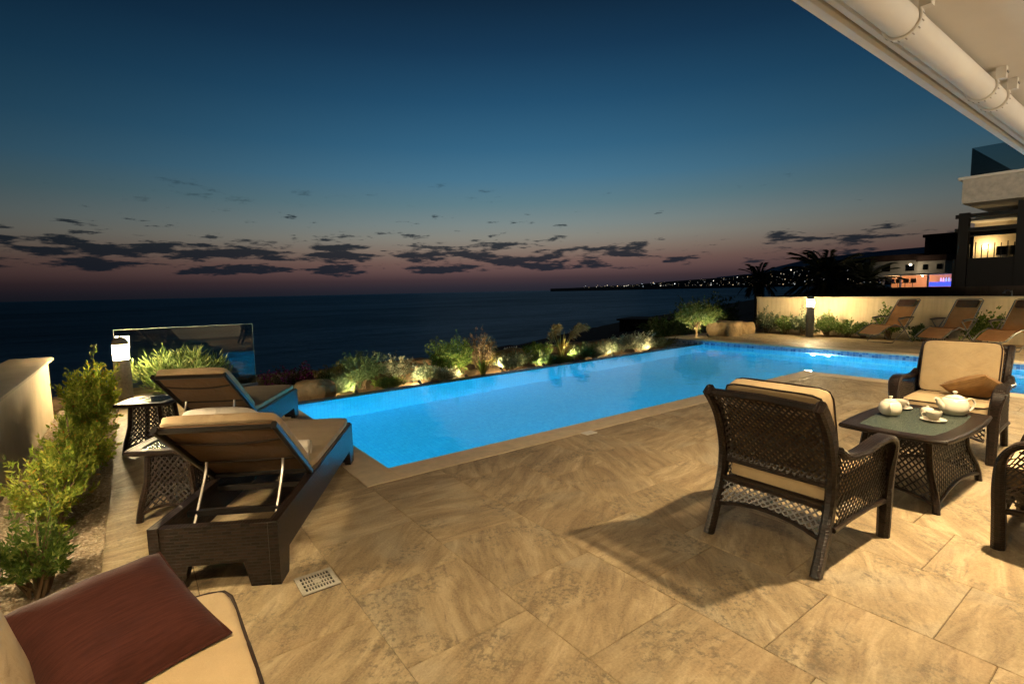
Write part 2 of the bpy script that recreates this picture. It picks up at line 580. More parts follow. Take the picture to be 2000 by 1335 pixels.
def cushion_mb(sx, sy, sz, e=11.0, bulge=.12, n=9, sag=0.0):
    mb = MB()
    hx, hy, hz = sx / 2, sy / 2, sz / 2
    vs = {}; verts = []; faces = []
    def vid(p):
        k = tuple(round(c, 5) for c in p)
        if k not in vs:
            x, y, z = p
            nrm = (abs(x) ** e + abs(y) ** e + abs(z) ** e) ** (1 / e)
            q = [x / nrm, y / nrm, z / nrm]
            bz = 1 + bulge * 2 * (1 - q[0] ** 2) * (1 - q[1] ** 2)
            wob = 1 + .012 * math.sin(q[0] * 9 + q[2] * 3) * math.cos(q[1] * 8)
            vs[k] = len(verts)
            verts.append((q[0] * hx * wob, q[1] * hy * wob, q[2] * hz * bz))
        return vs[k]
    T = [math.sin((-1 + 2 * i / n) * math.pi / 2) if n > 4 else -1 + 2 * i / n for i in range(n + 1)]
    for ax in range(3):
        for sg in (-1, 1):
            for i in range(n):
                for j in range(n):
                    q = []
                    for a, b in ((T[i], T[j]), (T[i + 1], T[j]), (T[i + 1], T[j + 1]), (T[i], T[j + 1])):
                        p = [0, 0, 0]; p[ax] = sg; p[(ax + 1) % 3] = a; p[(ax + 2) % 3] = b
                        q.append(vid(p))
                    faces.append(tuple(q) if sg > 0 else tuple(reversed(q)))
    mb.add(verts, faces)
    return mb

def welt_mb(sx, sy, z, e=11.0, r=.006, n=56):
    mb = MB(); pts = []
    for k in range(n):
        a = 2 * math.pi * k / n
        c, s_ = math.cos(a), math.sin(a)
        nrm = (abs(c) ** e + abs(s_) ** e) ** (1 / e)
        pts.append((c / nrm * sx / 2 * .998, s_ / nrm * sy / 2 * .998, z))
    mb.tube(pts, r, 5, closed=True)
    return mb

def add_cushion(name, parent, size, loc, rot=(0, 0, 0), m='beige', bulge=.10, welt=True):
    o = cushion_mb(*size, bulge=bulge).build(name, M[m], parent)
    o.location = loc; o.rotation_euler = rot
    if welt:
        for s_ in (1, -1):
            w = welt_mb(size[0], size[1], s_ * size[2] * .40).build('piping', M['piping'], o)
    return o

def pillow_mb(sx, sy, sz, n=14, ruffle=0.0):
    mb = MB()
    def surf(sg):
        def fn(u, v):
            a, b = -1 + 2 * u, -1 + 2 * v
            h = sz / 2 * ((1 - abs(a) ** 3.2) * (1 - abs(b) ** 3.2)) ** .55
            px = a * sx / 2 * (1 - .06 * (1 - b * b)); py = b * sy / 2 * (1 - .06 * (1 - a * a))
            h *= 1 + .10 * math.sin(a * 7 + b * 2) * (abs(b) ** 3) + .05 * math.sin(b * 9) * abs(a) ** 3
            return (px, py, sg * h)
        return fn
    mb.grid(surf(1), n, n)
    o = len(mb.f)
    mb.grid(surf(-1), n, n)
    mb.f[o:] = [tuple(reversed(f)) for f in mb.f[o:]]
    return mb

def weave(mb, P, U, V, sp=.038, w=.0135, t=.0035, horiz=False, vert=False, wh=.006):
    """open cane weave over the surface P(u,v), u in 0..U, v in 0..V (metres)."""
    eps = 1e-3
    def frame(u, v):
        p = Vector(P(u, v)); pu = Vector(P(u + eps, v)) - p; pv = Vector(P(u, v + eps)) - p
        return p, pu / eps, pv / eps, pu.cross(pv).normalized()
    def strand(u0, v0, u1, v1, wd, off):
        L = math.hypot(u1 - u0, v1 - v0)
        if L < .008:
            return
        n = max(1, int(L / .05))
        du, dv = (u1 - u0) / L, (v1 - v0) / L
        vs = []
        for i in range(n + 1):
            k = i / n
            p, pu, pv, nm = frame(u0 + (u1 - u0) * k, v0 + (v1 - v0) * k)
            sd = (pu * -dv + pv * du).normalized() * wd / 2
            q = p + nm * off
            vs += [q + sd - nm * t / 2, q - sd - nm * t / 2, q - sd + nm * t / 2, q + sd + nm * t / 2]
        fs = []
        for i in range(n):
            for k in range(4):
                fs.append((i * 4 + k, i * 4 + (k + 1) % 4, i * 4 + 4 + (k + 1) % 4, i * 4 + 4 + k))
        mb.add(vs, fs)
    c = -V + sp / 2
    while c < U:
        u0 = max(0, c); u1 = min(U, c + V)
        strand(u0, u0 - c, u1, u1 - c, w, t * .5)
        c += sp
    c = sp / 2
    while c < U + V:
        u0 = max(0, c - V); u1 = min(U, c)
        strand(u0, c - u0, u1, c - u1, w, -t * .5)
        c += sp
    if horiz:
        k = sp / 2
        while k < V:
            strand(0, k, U, k, wh, t * 1.6); k += sp / 2
    if vert:
        k = sp / 2
        while k < U:
            strand(k, 0, k, V, wh, -t * 1.6); k += sp / 2
    return mb

def weave_part(name, parent, P, U, V, **kw):
    mb = MB(); weave(mb, P, U, V, **kw)
    o = mb.build(name, M['strand'], parent, smooth=False)
    o['kind'] = 'stuff'
    return o

def smooth_path(pts, n=4):
    """Catmull-Rom through pts."""
    P = [Vector(p) for p in pts]; out = []
    for i in range(len(P) - 1):
        p0 = P[max(i - 1, 0)]; p1 = P[i]; p2 = P[i + 1]; p3 = P[min(i + 2, len(P) - 1)]
        for k in range(n):
            t = k / n
            out.append(.5 * ((2 * p1) + (p2 - p0) * t + (2 * p0 - 5 * p1 + 4 * p2 - p3) * t * t + (3 * p1 - p0 - 3 * p2 + p3) * t ** 3))
    out.append(P[-1])
    return out

# ---------------------------------------------------------------- terrace, pool, sea
WZ = -0.13                       # water level
def weir_y(x):
    return 7.985 + (x - 1.68) * 0.0437

def plate(name, x0, x1, y0, y1, z0, z1, m, kind='structure', parent=None):
    mb = MB(); mb.box(((x0 + x1) / 2, (y0 + y1) / 2, (z0 + z1) / 2), (x1 - x0, y1 - y0, z1 - z0))
    o = mb.build(name, m, parent, smooth=False)
    if kind and parent is None:
        o['kind'] = kind
    return o

TP, TL, GAP = .6125, .6125, .0028
tile_cache = {}
def tile_mesh(w, l):
    k = (round(w, 3), round(l, 3))
    if k not in tile_cache:
        mb = MB(); hw, hl = w / 2, l / 2; c = .003
        vs = [(-hw, -hl, -.012), (hw, -hl, -.012), (hw, hl, -.012), (-hw, hl, -.012),
              (-hw, -hl, -.0025), (hw, -hl, -.0025), (hw, hl, -.0025), (-hw, hl, -.0025),
              (-hw + c, -hl + c, 0), (hw - c, -hl + c, 0), (hw - c, hl - c, 0), (-hw + c, hl - c, 0)]
        fs = [(8, 9, 10, 11)]
        for i in range(4):
            j = (i + 1) % 4
            fs += [(i, j, 4 + j, 4 + i), (4 + i, 4 + j, 8 + j, 8 + i)]
        mb.add(vs, fs)
        me = mb.mesh('tile', smooth=False)
        me.materials.append(M['tile'])
        tile_cache[k] = me
    return tile_cache[k]

def lay(floor, x0, x1, y0, y1):
    i = math.floor((x0 - .17) / TP)
    while .17 + i * TP < x1:
        a, b = max(x0, .17 + i * TP), min(x1, .17 + (i + 1) * TP)
        ph = (.385 + (i % 3) * .204) % TL
        j = math.floor((y0 - ph) / TL)
        while ph + j * TL < y1:
            c, d = max(y0, ph + j * TL), min(y1, ph + (j + 1) * TL)
            if b - a > .04 and d - c > .04:
                o = link('tile', tile_mesh(b - a - GAP, d - c - GAP), None, floor)
                o.location = ((a + b) / 2, (c + d) / 2, 0)
            j += 1
        i += 1

f1 = plate('terrace_floor', -.245, 9.08, -2.2, 3.805, -.25, -.006, M['grout'])
lay(f1, -.245, 9.08, -.6, 3.805)
f2 = plate('terrace_floor', -.245, 1.378, 3.805, 9.95, -.25, -.0062, M['grout'])
lay(f2, -.245, 1.378, 3.805, 9.95)
f3 = plate('terrace_floor', 13.302, 16.02, 0, 9.75, -.25, -.006, M['grout'])
lay(f3, 13.302, 16.02, .4, 9.75)

pool = thing('swimming_pool', 'glowing blue infinity pool with beige stone coping beside the tiled terrace', 'pool', (0, 0, 0))
M['mosaic_in'] = m_mosaic('pool_mosaic', [(.16, .68, .86), (.19, .72, .89), (.22, .76, .91)], .06, (.12, .55, .76), .5)
M['mosaic_band'] = m_mosaic('waterline_mosaic', [(.05, .13, .33), (.16, .30, .55), (.22, .40, .62), (.33, .48, .68), (.10, .20, .45)], .062, (.42, .47, .55), .25)
# basin: walls and floor as one shell (the pool is L-shaped)
def basin():
    mb = MB()
    poly = [(1.68, 4.11), (9.41, 4.11), (9.41, .0), (13.0, .0), (13.0, weir_y(13.0)), (1.68, weir_y(1.68))]
    zf = lambda x: -1.35 - (x - 1.7) * .03
    n = len(poly)
    vs = [(x, y, -.002) for x, y in poly] + [(x, y, zf(x)) for x, y in poly]
    fs = [(i, n + i, n + (i + 1) % n, (i + 1) % n) for i in range(n) if i not in (3, 4)]
    mb.add(vs, fs)
    # walls of the deep end and of the weir only rise to the water
    for i in (3, 4):
        a, b = poly[i], poly[(i + 1) % n]
        zt = WZ - .004
        mb.add([(*a, zt), (*a, zf(a[0])), (*b, zf(b[0])), (*b, zt)], [(0, 1, 2, 3)])
    mb.add([(x, y, zf(x)) for x, y in poly], [(0, 1, 4, 5), (1, 2, 3, 4)])
    return mb
basin().build('basin', M['mosaic_in'], pool, smooth=False)
mb = MB(); mb.box((13.164, 4.86, -.32), (.32, 9.72, .60)); mb.build('end_wall', M['mosaic_band'], pool, smooth=False)
for (x0, x1, y0, y1) in ((1.38, 1.678, 3.81, weir_y(1.5) + .25), (1.681, 9.41, 3.81, 4.108), (9.082, 9.408, 0, 3.807), (12.985, 13.30, 0, 9.735)):
    mb = MB(); mb.box(((x0 + x1) / 2, (y0 + y1) / 2, -.012), (x1 - x0, y1 - y0, .032)); mb.build('coping_strip', M['coping'], pool, smooth=False)
M['weir'] = simple('wet_dark_stone', (.055, .065, .08), .25, .5, 20, .3)
mb = MB()
a, b = 1.682, 12.998
mb.add([(a, weir_y(a), WZ + .012), (b, weir_y(b), WZ + .012), (b, weir_y(b) + .20, WZ + .012), (a, weir_y(a) + .20, WZ + .012),
        (a, weir_y(a), -.9), (b, weir_y(b), -.9), (b, weir_y(b) + .20, -.9), (a, weir_y(a) + .20, -.9)],
       [(0, 1, 2, 3), (2, 6, 7, 3), (1, 5, 6, 2), (0, 3, 7, 4)])
mb.add([(a, weir_y(a) - .001, WZ + .012), (b, weir_y(b) - .001, WZ + .012), (b, weir_y(b) - .001, WZ - .004), (a, weir_y(a) - .001, WZ - .004)], [(0, 3, 2, 1)])
mb.build('weir', M['weir'], pool, smooth=False)

wm, t, b = mat('pool_water_surface')
setp(b, col=(.93, .99, 1.0), rough=.0, spec=.5, ior=1.33, trans=1.0)
v = coords(t, 'Object', (1, 1.0, 1))
bump(t, b, math_n(t, 'ADD', noise(t, v, 2.4, 3, .5, .5), math_n(t, 'MULTIPLY', noise(t, v, 8, 2, .5, .3), .22)), .20, .03)
mb = MB()
poly = [(1.682, 4.112), (9.412, 4.112), (9.412, .01), (12.998, .01), (12.998, weir_y(13.0) - .002), (1.682, weir_y(1.68) - .002)]
mb.add([(x, y, WZ) for x, y in poly], [(0, 1, 4, 5), (1, 2, 3, 4)])
mb.build('pool_water', wm, None, smooth=False)['kind'] = 'structure'

# underwater lighting: LED strips in slim housings under the coping and one round lamp in the end wall (parts of the pool)
M['poollens'] = m_emit('pool_lamp_lens', (.60, .88, 1.0), 7.0)
def led_strip(p0, p1, d, energy):
    p0, p1, d = Vector(p0), Vector(p1), Vector(d).normalized()
    c = (p0 + p1) / 2; ax = (p1 - p0).normalized(); L = (p1 - p0).length
    mb = MB(); mb.sweep([p0, p1], d, .03, .04); mb.build('led_housing', M['white'], pool)
    ld = bpy.data.lights.new('led_strip_light', 'AREA'); ld.shape = 'RECTANGLE'; ld.size = L * .98; ld.size_y = .05
    ld.energy = energy; ld.color = (.018, .65, 1.0); ld.spread = R(125)
    lo = bpy.data.objects.new('led_strip_light', ld)
    z = -d; y = z.cross(ax).normalized()
    m4 = Matrix.Identity(4)
    for i in range(3):
        m4[i][0] = ax[i]; m4[i][1] = y[i]; m4[i][2] = z[i]; m4[i][3] = (c + d * .03)[i]
    C.objects.link(lo); lo.parent = pool; lo.matrix_world = m4
led_strip((1.9, 4.14, -.30), (9.2, 4.14, -.30), (0, .85, -.53), 1180)
led_strip((9.44, .3, -.30), (9.44, 3.2, -.30), (.85, 0, -.53), 800)
led_strip((1.71, 4.4, -.30), (1.71, 7.7, -.30), (.85, 0, -.53), 320)
mb = MB(); mb.add([(12.996, 5.28 + .12 * math.cos(a), -.235 + .055 * math.sin(a)) for a in np.linspace(0, 2 * math.pi, 33)[:-1]], [tuple(range(32))]); ln = mb.build('lamp_lens', M['poollens'], pool, smooth=False)
for dy in (-.16, .16):
    ld = bpy.data.lights.new('pool_lamp_light', 'POINT'); ld.energy = 60; ld.color = (.50, .88, 1.0); ld.shadow_soft_size = .05
    lo = bpy.data.objects.new('pool_lamp_light', ld); lo.location = (12.90, 5.28 + dy, -.215); C.objects.link(lo); lo.parent = pool

# gravel bed on the left
plate('gravel_bed', -.93, -.252, -1.5, 9.6, -.3, -.055, simple('pale_grit', (.50, .39, .26), .95, .1, 60, .5, .8, 120))
def pebbles():
    n = 9000
    import itertools
    ico = [(0, 0, 1), (.87, 0, .25), (.2, .85, .3), (-.75, .5, .2), (-.7, -.55, .3), (.25, -.85, .2), (0, 0, -.6)]
    fc = [(0, 1, 2), (0, 2, 3), (0, 3, 4), (0, 4, 5), (0, 5, 1), (6, 2, 1), (6, 3, 2), (6, 4, 3), (6, 5, 4), (6, 1, 5)]
    ico = np.array(ico)
    V = []; F = []; A = []
    ys = 2.2 + (rng.random(n) ** 1.6) * 7.2
    xs = -.925 + rng.random(n) * .665
    for i in range(n):
        sc_ = np.array([1, .8, .6]) * (.007 + .011 * rng.random() ** 2)
        a = rng.random() * 6.28; ca, sa_ = math.cos(a), math.sin(a)
        p = ico * sc_
        p = np.stack([p[:, 0] * ca - p[:, 1] * sa_, p[:, 0] * sa_ + p[:, 1] * ca, p[:, 2]], 1) + (xs[i], ys[i], -.05 + rng.random() * .012)
        V.extend(p.tolist()); F.extend([tuple(k + i * 7 for k in f) for f in fc]); A.extend([rng.random()] * 10)
    me = bpy.data.meshes.new('gravel')
    me.from_pydata(V, [], F)
    at = me.attributes.new('vary', 'FLOAT', 'FACE'); at.data.foreach_set('value', A)
    m, t, b = mat('pebble')
    an = node(t, 'ShaderNodeAttribute', attribute_name='vary')
    t.links.new(ramp_n(t, an.outputs['Fac'], [(0, (.32, .24, .15)), (.4, (.58, .46, .31)), (1, (.72, .62, .46))]), b.inputs['Base Color'])
    setp(b, rough=.8, spec=.2)
    o = link('gravel', me, m)
    tag(o, 'beige gravel strip between the plastered wall and the terrace tiles', 'gravel', kind='stuff')
pebbles()

# garden ground beyond the infinity edge, then scrub falling to the sea
def garden():
    mb = MB()
    def fn(u, v):
        x = -4 + u * 24; y = max(8.1, weir_y(x) + .12) + v * (11.75 - max(8.1, weir_y(x) + .12))
        z = -.30 + .05 * math.sin(x * 1.7) * math.cos(y * 2.1) + .03 * math.sin(x * 4.1 + y * 3)
        if x < 1.6 and y < 10.1:
            z = min(z, -.27)
        return (x, y, z)
    mb.grid(fn, 96, 14)
    mb.build('garden_ground', M['soil'])['kind'] = 'structure'
garden()
SEA = -8.0
def hillside():
    inl = [(-80, 11.6), (-20, 11.7), (0, 11.74), (6, 11.74), (12, 11.74), (17, 11.74), (24, 14), (40, 18), (70, 24), (140, 40), (300, 60), (900, 120)]
    cst = [(-80, 22), (-20, 22), (2, 24), (14, 34), (30, 55), (48, 72), (62, 79), (85, 91), (128, 111), (190, 134), (330, 190), (950, 420)]
    mb = MB()
    def fn(u, v):
        k = u * (len(inl) - 1); i = min(int(k), len(inl) - 2); f = k - i
        a = Vector(inl[i]).lerp(Vector(inl[i + 1]), f); b = Vector(cst[i]).lerp(Vector(cst[i + 1]), f)
        p = a.lerp(b, v)
        wob = .35 * math.sin(p.x * .31 + p.y * .7) + .25 * math.sin(p.x * .9 - p.y * .4)
        z = -.55 + (SEA - .4 + .55) * (v ** .75)
        return (p.x, p.y, z + wob * min(1, v * 4) * (1 - v))
    mb.grid(fn, 110, 24)
    mb.build('scrub_hillside', M['scrub'])['kind'] = 'structure'
hillside()
mb = MB(); mb.add([(16.0, -60, -.35), (400, -60, -.35), (400, 65, -.6), (24, 14.2, -.6), (16.0, 11.8, -.5)], [(0, 1, 2, 3, 4)])
mb.build('inland_ground', M['scrub'], smooth=False)['kind'] = 'structure'

m, t, b = mat('sea_water')
setp(b, col=(.004, .013, .021), rough=.9, spec=.0)
v = coords(t, 'Object', (.05, .16, 1), (0, 0, R(-36)))
v2 = coords(t, 'Object', (.004, .013, 1), (0, 0, R(-36)))
wv = math_n(t, 'ADD', noise(t, v, 1.0, 6, .65, .3), math_n(t, 'MULTIPLY', noise(t, v, 7.0, 4, .6), .6))
bn = bump(t, b, wv, 1.0, 3.0)
gs = node(t, 'ShaderNodeBsdfGlossy'); gs.inputs['Roughness'].default_value = .34
gs.inputs[0].default_value = (.42, .66, .82, 1)
t.links.new(bn.outputs[0], gs.inputs['Normal'])
mx = node(t, 'ShaderNodeMixShader')
t.links.new(math_n(t, 'MULTIPLY', math_n(t, 'MULTIPLY_ADD', noise(t, v2, 1.0, 5, .6, .4), 0.42, .05), math_n(t, 'MULTIPLY_ADD', wv, 1.3, .0)), mx.inputs[0])
t.links.new(b.outputs[0], mx.inputs[1]); t.links.new(gs.outputs[0], mx.inputs[2])
t.links.new(mx.outputs[0], t.nodes['Material Output'].inputs[0])
mb = MB()
ring = [(60000 * math.cos(2 * math.pi * k / 96), 60000 * math.sin(2 * math.pi * k / 96), SEA) for k in range(96)]
mb.add(ring, [tuple(range(96))])
mb.build('sea', m, smooth=False)['kind'] = 'structure'

# ---------------------------------------------------------------- far coast with town lights
def ray_at(u, v, dist):
    """point at horizontal distance dist on the line of sight (u,v in 2000x1335 units)."""
    d = right * (u - 1000) - up * (v - 667.5) - back * 1000
    k = dist / math.hypot(d.x, d.y)
    return Vector((0, 0, 1.5)) + d * k

def ridge(name, pts, d0, depth, m):
    mb = MB(); n = len(pts); vs = []; fs = []
    for u, v, dd in pts:
        p = ray_at(u, v, d0 + dd)
        f = Vector((p.x, p.y, 0)).normalized()
        vs += [(p.x - f.x * depth, p.y - f.y * depth, SEA - 5), (p.x - f.x * depth * .35, p.y - f.y * depth * .35, SEA + (p.z - SEA) * .62), tuple(p),
               (p.x + f.x * depth, p.y + f.y * depth, SEA - 5)]
    for i in range(n - 1):
        for k in range(3):
            fs.append((i * 4 + k, i * 4 + 4 + k, i * 4 + 5 + k, i * 4 + 1 + k))
    mb.add(vs, fs)
    o = mb.build(name, m)
    o['kind'] = 'structure'
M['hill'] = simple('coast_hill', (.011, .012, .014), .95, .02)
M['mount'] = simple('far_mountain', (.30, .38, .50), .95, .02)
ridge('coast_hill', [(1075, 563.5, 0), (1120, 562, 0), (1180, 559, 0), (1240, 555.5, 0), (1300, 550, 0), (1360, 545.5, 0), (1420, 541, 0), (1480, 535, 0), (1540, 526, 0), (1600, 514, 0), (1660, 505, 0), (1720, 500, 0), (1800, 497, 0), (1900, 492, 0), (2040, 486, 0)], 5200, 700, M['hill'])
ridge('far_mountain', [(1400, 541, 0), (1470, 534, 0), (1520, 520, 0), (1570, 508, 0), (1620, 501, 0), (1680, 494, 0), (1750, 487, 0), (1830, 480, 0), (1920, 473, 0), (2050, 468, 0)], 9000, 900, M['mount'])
def town():
    mb = MB(); rr = random.Random(3)
    def lamp(u, v, d, s_):
        p = ray_at(u, v, d)
        vs = [p + Vector(q) * s_ for q in ((1, 0, 0), (-1, 0, 0), (0, 1, 0), (0, -1, 0), (0, 0, 1), (0, 0, -1))]
        mb.add(vs, [(0, 2, 4), (2, 1, 4), (1, 3, 4), (3, 0, 4), (2, 0, 5), (1, 2, 5), (3, 1, 5), (0, 3, 5)])
    top = lambda u: np.interp(u, [1075, 1180, 1240, 1300, 1360, 1420, 1480, 1540, 1600, 1660, 1720, 2000], [563.5, 559, 555.5, 550, 545.5, 541, 535, 526, 514, 505, 500, 488])
    for i in range(330):
        u = 1135 + rr.random() ** .8 * 640
        base = 564 - (u - 1075) * .013
        v = base - 3 - rr.random() ** 1.7 * (base - top(u)) * .8
        lamp(u, v, 4150 + 300 * rr.random(), 1.0 + 2.6 * rr.random() ** 5)
    for u, v, s_ in ((1276, 552, 5), (1219, 558.5, 4.0), (1256, 559, 4.5), (1206, 558.5, 3.2), (1165, 560.5, 3.0), (1150, 561, 2.5), (1318, 554, 4), (1545, 527, 5), (1570, 522, 6), (1588, 517, 5), (1460, 540, 4), (1440, 541, 3.5), (1550, 553, 4.5)):
        lamp(u, v, 4150, s_)
    m = m_emit('town_lamp', (1, 1, 1), 1.0)
    t = m.node_tree
    e = [n for n in t.nodes if n.type == 'EMISSION'][0]
    at = node(t, 'ShaderNodeAttribute', attribute_name='vary')
    t.links.new(ramp_n(t, at.outputs['Fac'], [(0, (1, .62, .28)), (.35, (1, .82, .55)), (.7, (1, .97, .88)), (1, (.75, .88, 1))]), e.inputs[0])
    t.links.new(math_n(t, 'MULTIPLY_ADD', math_n(t, 'FRACT', math_n(t, 'MULTIPLY', at.outputs['Fac'], 17.7)), 2.2, .25), e.inputs[1])
    o = mb.build('town_lights', m, smooth=False)
    vr = []
    for k in range(len(mb.f) // 8):
        vr += [rr.random()] * 8
    a_ = o.data.attributes.new('vary', 'FLOAT', 'FACE'); a_.data.foreach_set('value', vr)
    tag(o, 'scattered white lights of the coastal town along the far shore', 'town lights', kind='stuff')
town()

# ---------------------------------------------------------------- garden walls and rocks
w = thing('garden_wall', 'low cream plastered wall with rounded coping along the gravel strip', 'wall', (-1.1, 4, 0))
mb = MB(); mb.box((-.02, .0, .20), (.36, 10.1, 1.0)); mb.build('wall_body', M['plaster_l'], w, smooth=False)
mb = MB()
prof = [(-.20, 0), (-.225, .02), (-.225, .045), (-.20, .066), (.20, .066), (.228, .045), (.228, .02), (.20, 0)]
mb.prism(prof, lambda a, b: (a - .01, -5.08, .70 + b), lambda a, b: (a - .01, 5.09, .70 + b))
mb.build('wall_cap', M['cap'], w, smooth=True)

w = thing('garden_wall', 'long cream rough plastered wall behind the three folding recliners', 'wall', (16.95, 4.4, 0))
mb = MB(); mb.box((.08, -.2, .36), (.26, 9.5, 1.46)); mb.build('wall_body', M['plaster'], w, smooth=False)
mb = MB(); mb.box((.08, -.2, 1.112), (.30, 9.54, .045)); mb.build('wall_cap', M['cap'], w, smooth=False)

def rough_rock(name, label, c, size, seed, n=9, jag=.22, m='rock', group=None, e=3.2):
    r2 = np.random.default_rng(seed)
    ph = r2.random(12) * 6.28
    mb = cushion_mb(*size, e=e, bulge=.0, n=n)
    vs = []
    for x, y, z in mb.v:
        a = math.sin(x * 5 / size[0] + ph[0]) * math.cos(y * 6 / size[1] + ph[1]) + .6 * math.sin(z * 9 / size[2] + ph[2] + x * 4) + .4 * math.sin(y * 13 / size[1] + x * 9 / size[0] + ph[3])
        k = 1 + jag * .5 * a + jag * .3 * (r2.random() - .5)
        vs.append((x * k, y * k, z * (1 + jag * .35 * a)))
    mb.v = vs
    o = mb.build(name, M[m])
    o.location = c
    o.rotation_euler = (0, 0, r2.random() * 6)
    return tag(o, label, 'rock', group)

rough_rock('boulder', 'ochre boulder at the corner of the pool beside the far sunlounger', (2.35, 8.95, -.22), (.75, .55, .62), 1)
rough_rock('boulder', 'big pale boulder beside the planted oleander past the pool end', (14.75, 8.85, .08), (.60, .95, .72), 2, e=9, jag=.12, n=12)
rough_rock('boulder', 'flat pale boulder joining the big one and the wall shrubs', (15.55, 8.95, .08), (1.15, .6, .58), 5, e=9, jag=.12, n=12)
rough_rock('boulder', 'rust coloured rock behind the silver shrub by the pool edge', (4.75, 10.1, -.22), (.85, .5, .46), 3)
rough_rock('boulder', 'ochre rock standing behind the olive bush near the lattice panel', (7.75, 10.6, -.22), (.75, .45, .52), 4)

def stone_edge():
    w = thing('stone_edge_wall', 'low rough sandstone wall edging the planted bed above the sea', 'wall', (0, 11.25, 0))
    r2 = random.Random(5); x = -2.0; meshes = []
    for k in range(5):
        mb = cushion_mb(1, 1, 1, e=5, bulge=0, n=4)
        q = np.random.default_rng(k + 20)
        mb.v = [(a * (1 + .12 * (q.random() - .5)), b * (1 + .2 * (q.random() - .5)), c * (1 + .12 * (q.random() - .5))) for a, b, c in mb.v]
        me = mb.mesh('stone', smooth=True); me.materials.append(M['rock']); meshes.append(me)
    while x < 13:
        L = .45 + .5 * r2.random()
        o = link('stone', r2.choice(meshes), None, w)
        o.location = (x + L / 2, .05 * (r2.random() - .5), -.24); o.scale = (L * 1.02, .42, .30 + .05 * r2.random())
        x += L
stone_edge()
lp = thing('lattice_panel', 'small white lattice railing standing among the shrubs at the bed edge', 'railing', (8.05, 10.95, -.25), R(3))
for k in range(6):
    mb = MB(); mb.box((-.20 + k * .08, 0, .13), (.018, .018, .30)); mb.build('bar', M['white'], lp, smooth=False)
for z in (.03, .13, .24):
    mb = MB(); mb.box((0, .019, z), (.44, .018, .018)); mb.build('rail', M['white'], lp, smooth=False)

# ---------------------------------------------------------------- bollard lamps and glass
def bollard(loc, h, r, label, lens='diffuser'):
    b = thing('bollard_lamp', label, 'lamp', loc, 0, 'bollard lamps')
    dz, cz = h * .735, h * .905
    mb = MB(); mb.lathe([(r * 1.05, 0), (r, .02), (r, dz - .012), (r * .93, dz)], 28); mb.build('post', M['lampgrey'], b)
    mb = MB(); mb.lathe([(r * .92, dz + .001), (r * .92, cz - .001)], 28); mb.build('diffuser', M[lens], b)
    mb = MB()
    prof = [(r * .98, cz), (r * 1.0, cz + .008)] + [(r * math.cos(a), cz + .008 + (h - cz - .008) * math.sin(a)) for a in np.linspace(.15, 1.5, 8)] + [(.0005, h)]
    mb.lathe(prof, 28); mb.build('cap', M['lampgrey'], b)
    return b
bollard((-.165, 8.90, -.20), 1.19, .098, 'lit bollard lamp near the glass balustrade on the left')
bollard((15.874, 6.814, 0), 1.19, .098, 'lit bollard lamp in front of the long wall beyond the pool')

gm, t_, g_, f_ = m_thin_glass('balustrade_glass', (.84, .90, .88), .0, 2.4, 1.5)
M['glass'] = gm
gb = thing('glass_balustrade', 'clear glass balustrade panel behind the oleander above the sea', 'balustrade', (.715, 9.94, 0))
mb = MB(); mb.box((0, 0, .505), (1.925, .012, 1.05)); mb.build('pane', gm, gb, smooth=False)
mb = MB(); mb.box((0, 0, -.05), (1.98, .06, .06)); mb.build('base_channel', M['steel'], gb, smooth=False)
M['edge'] = simple('polished_glass_edge', (.42, .56, .50), .2, .6)
mb = MB(); mb.box((0, 0, 1.0335), (1.925, .0125, .006)); mb.build('polished_edge', M['edge'], gb, smooth=False)
for sx in (-1, 1):
    mb = MB(); mb.box((sx * .9655, 0, .505), (.005, .0125, 1.05)); mb.build('polished_edge', M['edge'], gb, smooth=False)

# ---------------------------------------------------------------- villa soffit, awning, ceiling lamps
v_ = thing('villa', 'white rendered terrace ceiling and house wall of the villa', 'house', (5, -1, 0))
mb = MB(); mb.box((0, -.135, 3.072), (14.6, 4.65, .34)); mb.build('ceiling', M['soffit'], v_, smooth=False)
mb = MB(); mb.box((0, -1.25, 1.32), (14, .25, 3.16)); mb.build('wall', M['soffit'], v_, smooth=False)
aw = thing('awning', 'retracted white roller awning under the villa ceiling edge', 'awning', (5, .99, 2.795))
mb = MB(); mb.lathe([(.072, -4), (.072, 4)], 40, (0, 0, 0), Matrix.Rotation(R(90), 3, 'Y')); mb.build('roller_tube', simple('cream_tube', (.74, .70, .62), .75, .08, 2, .05), aw)
mb = MB(); mb.prism([(.088, -.012), (.094, -.020), (.122, -.020), (.128, -.012), (.128, .09), (.088, .09)], lambda a, b: (-4.02, a, b), lambda a, b: (4.02, a, b)); mb.build('inner_rail', M['white'], aw, smooth=False)
mb = MB(); mb.prism([(.138, -.020), (.150, -.034), (.196, -.030), (.206, -.016), (.206, .095), (.138, .095)], lambda a, b: (-4.02, a, b), lambda a, b: (4.02, a, b)); mb.build('front_rail', M['white'], aw, smooth=False)
mb = MB(); mb.box((0, .133, .05), (8.0, .012, .09)); mb.build('gap_shade_strip', M['dark'], aw, smooth=False)  # dark strip filling the gap between the rails, colour in place of shade
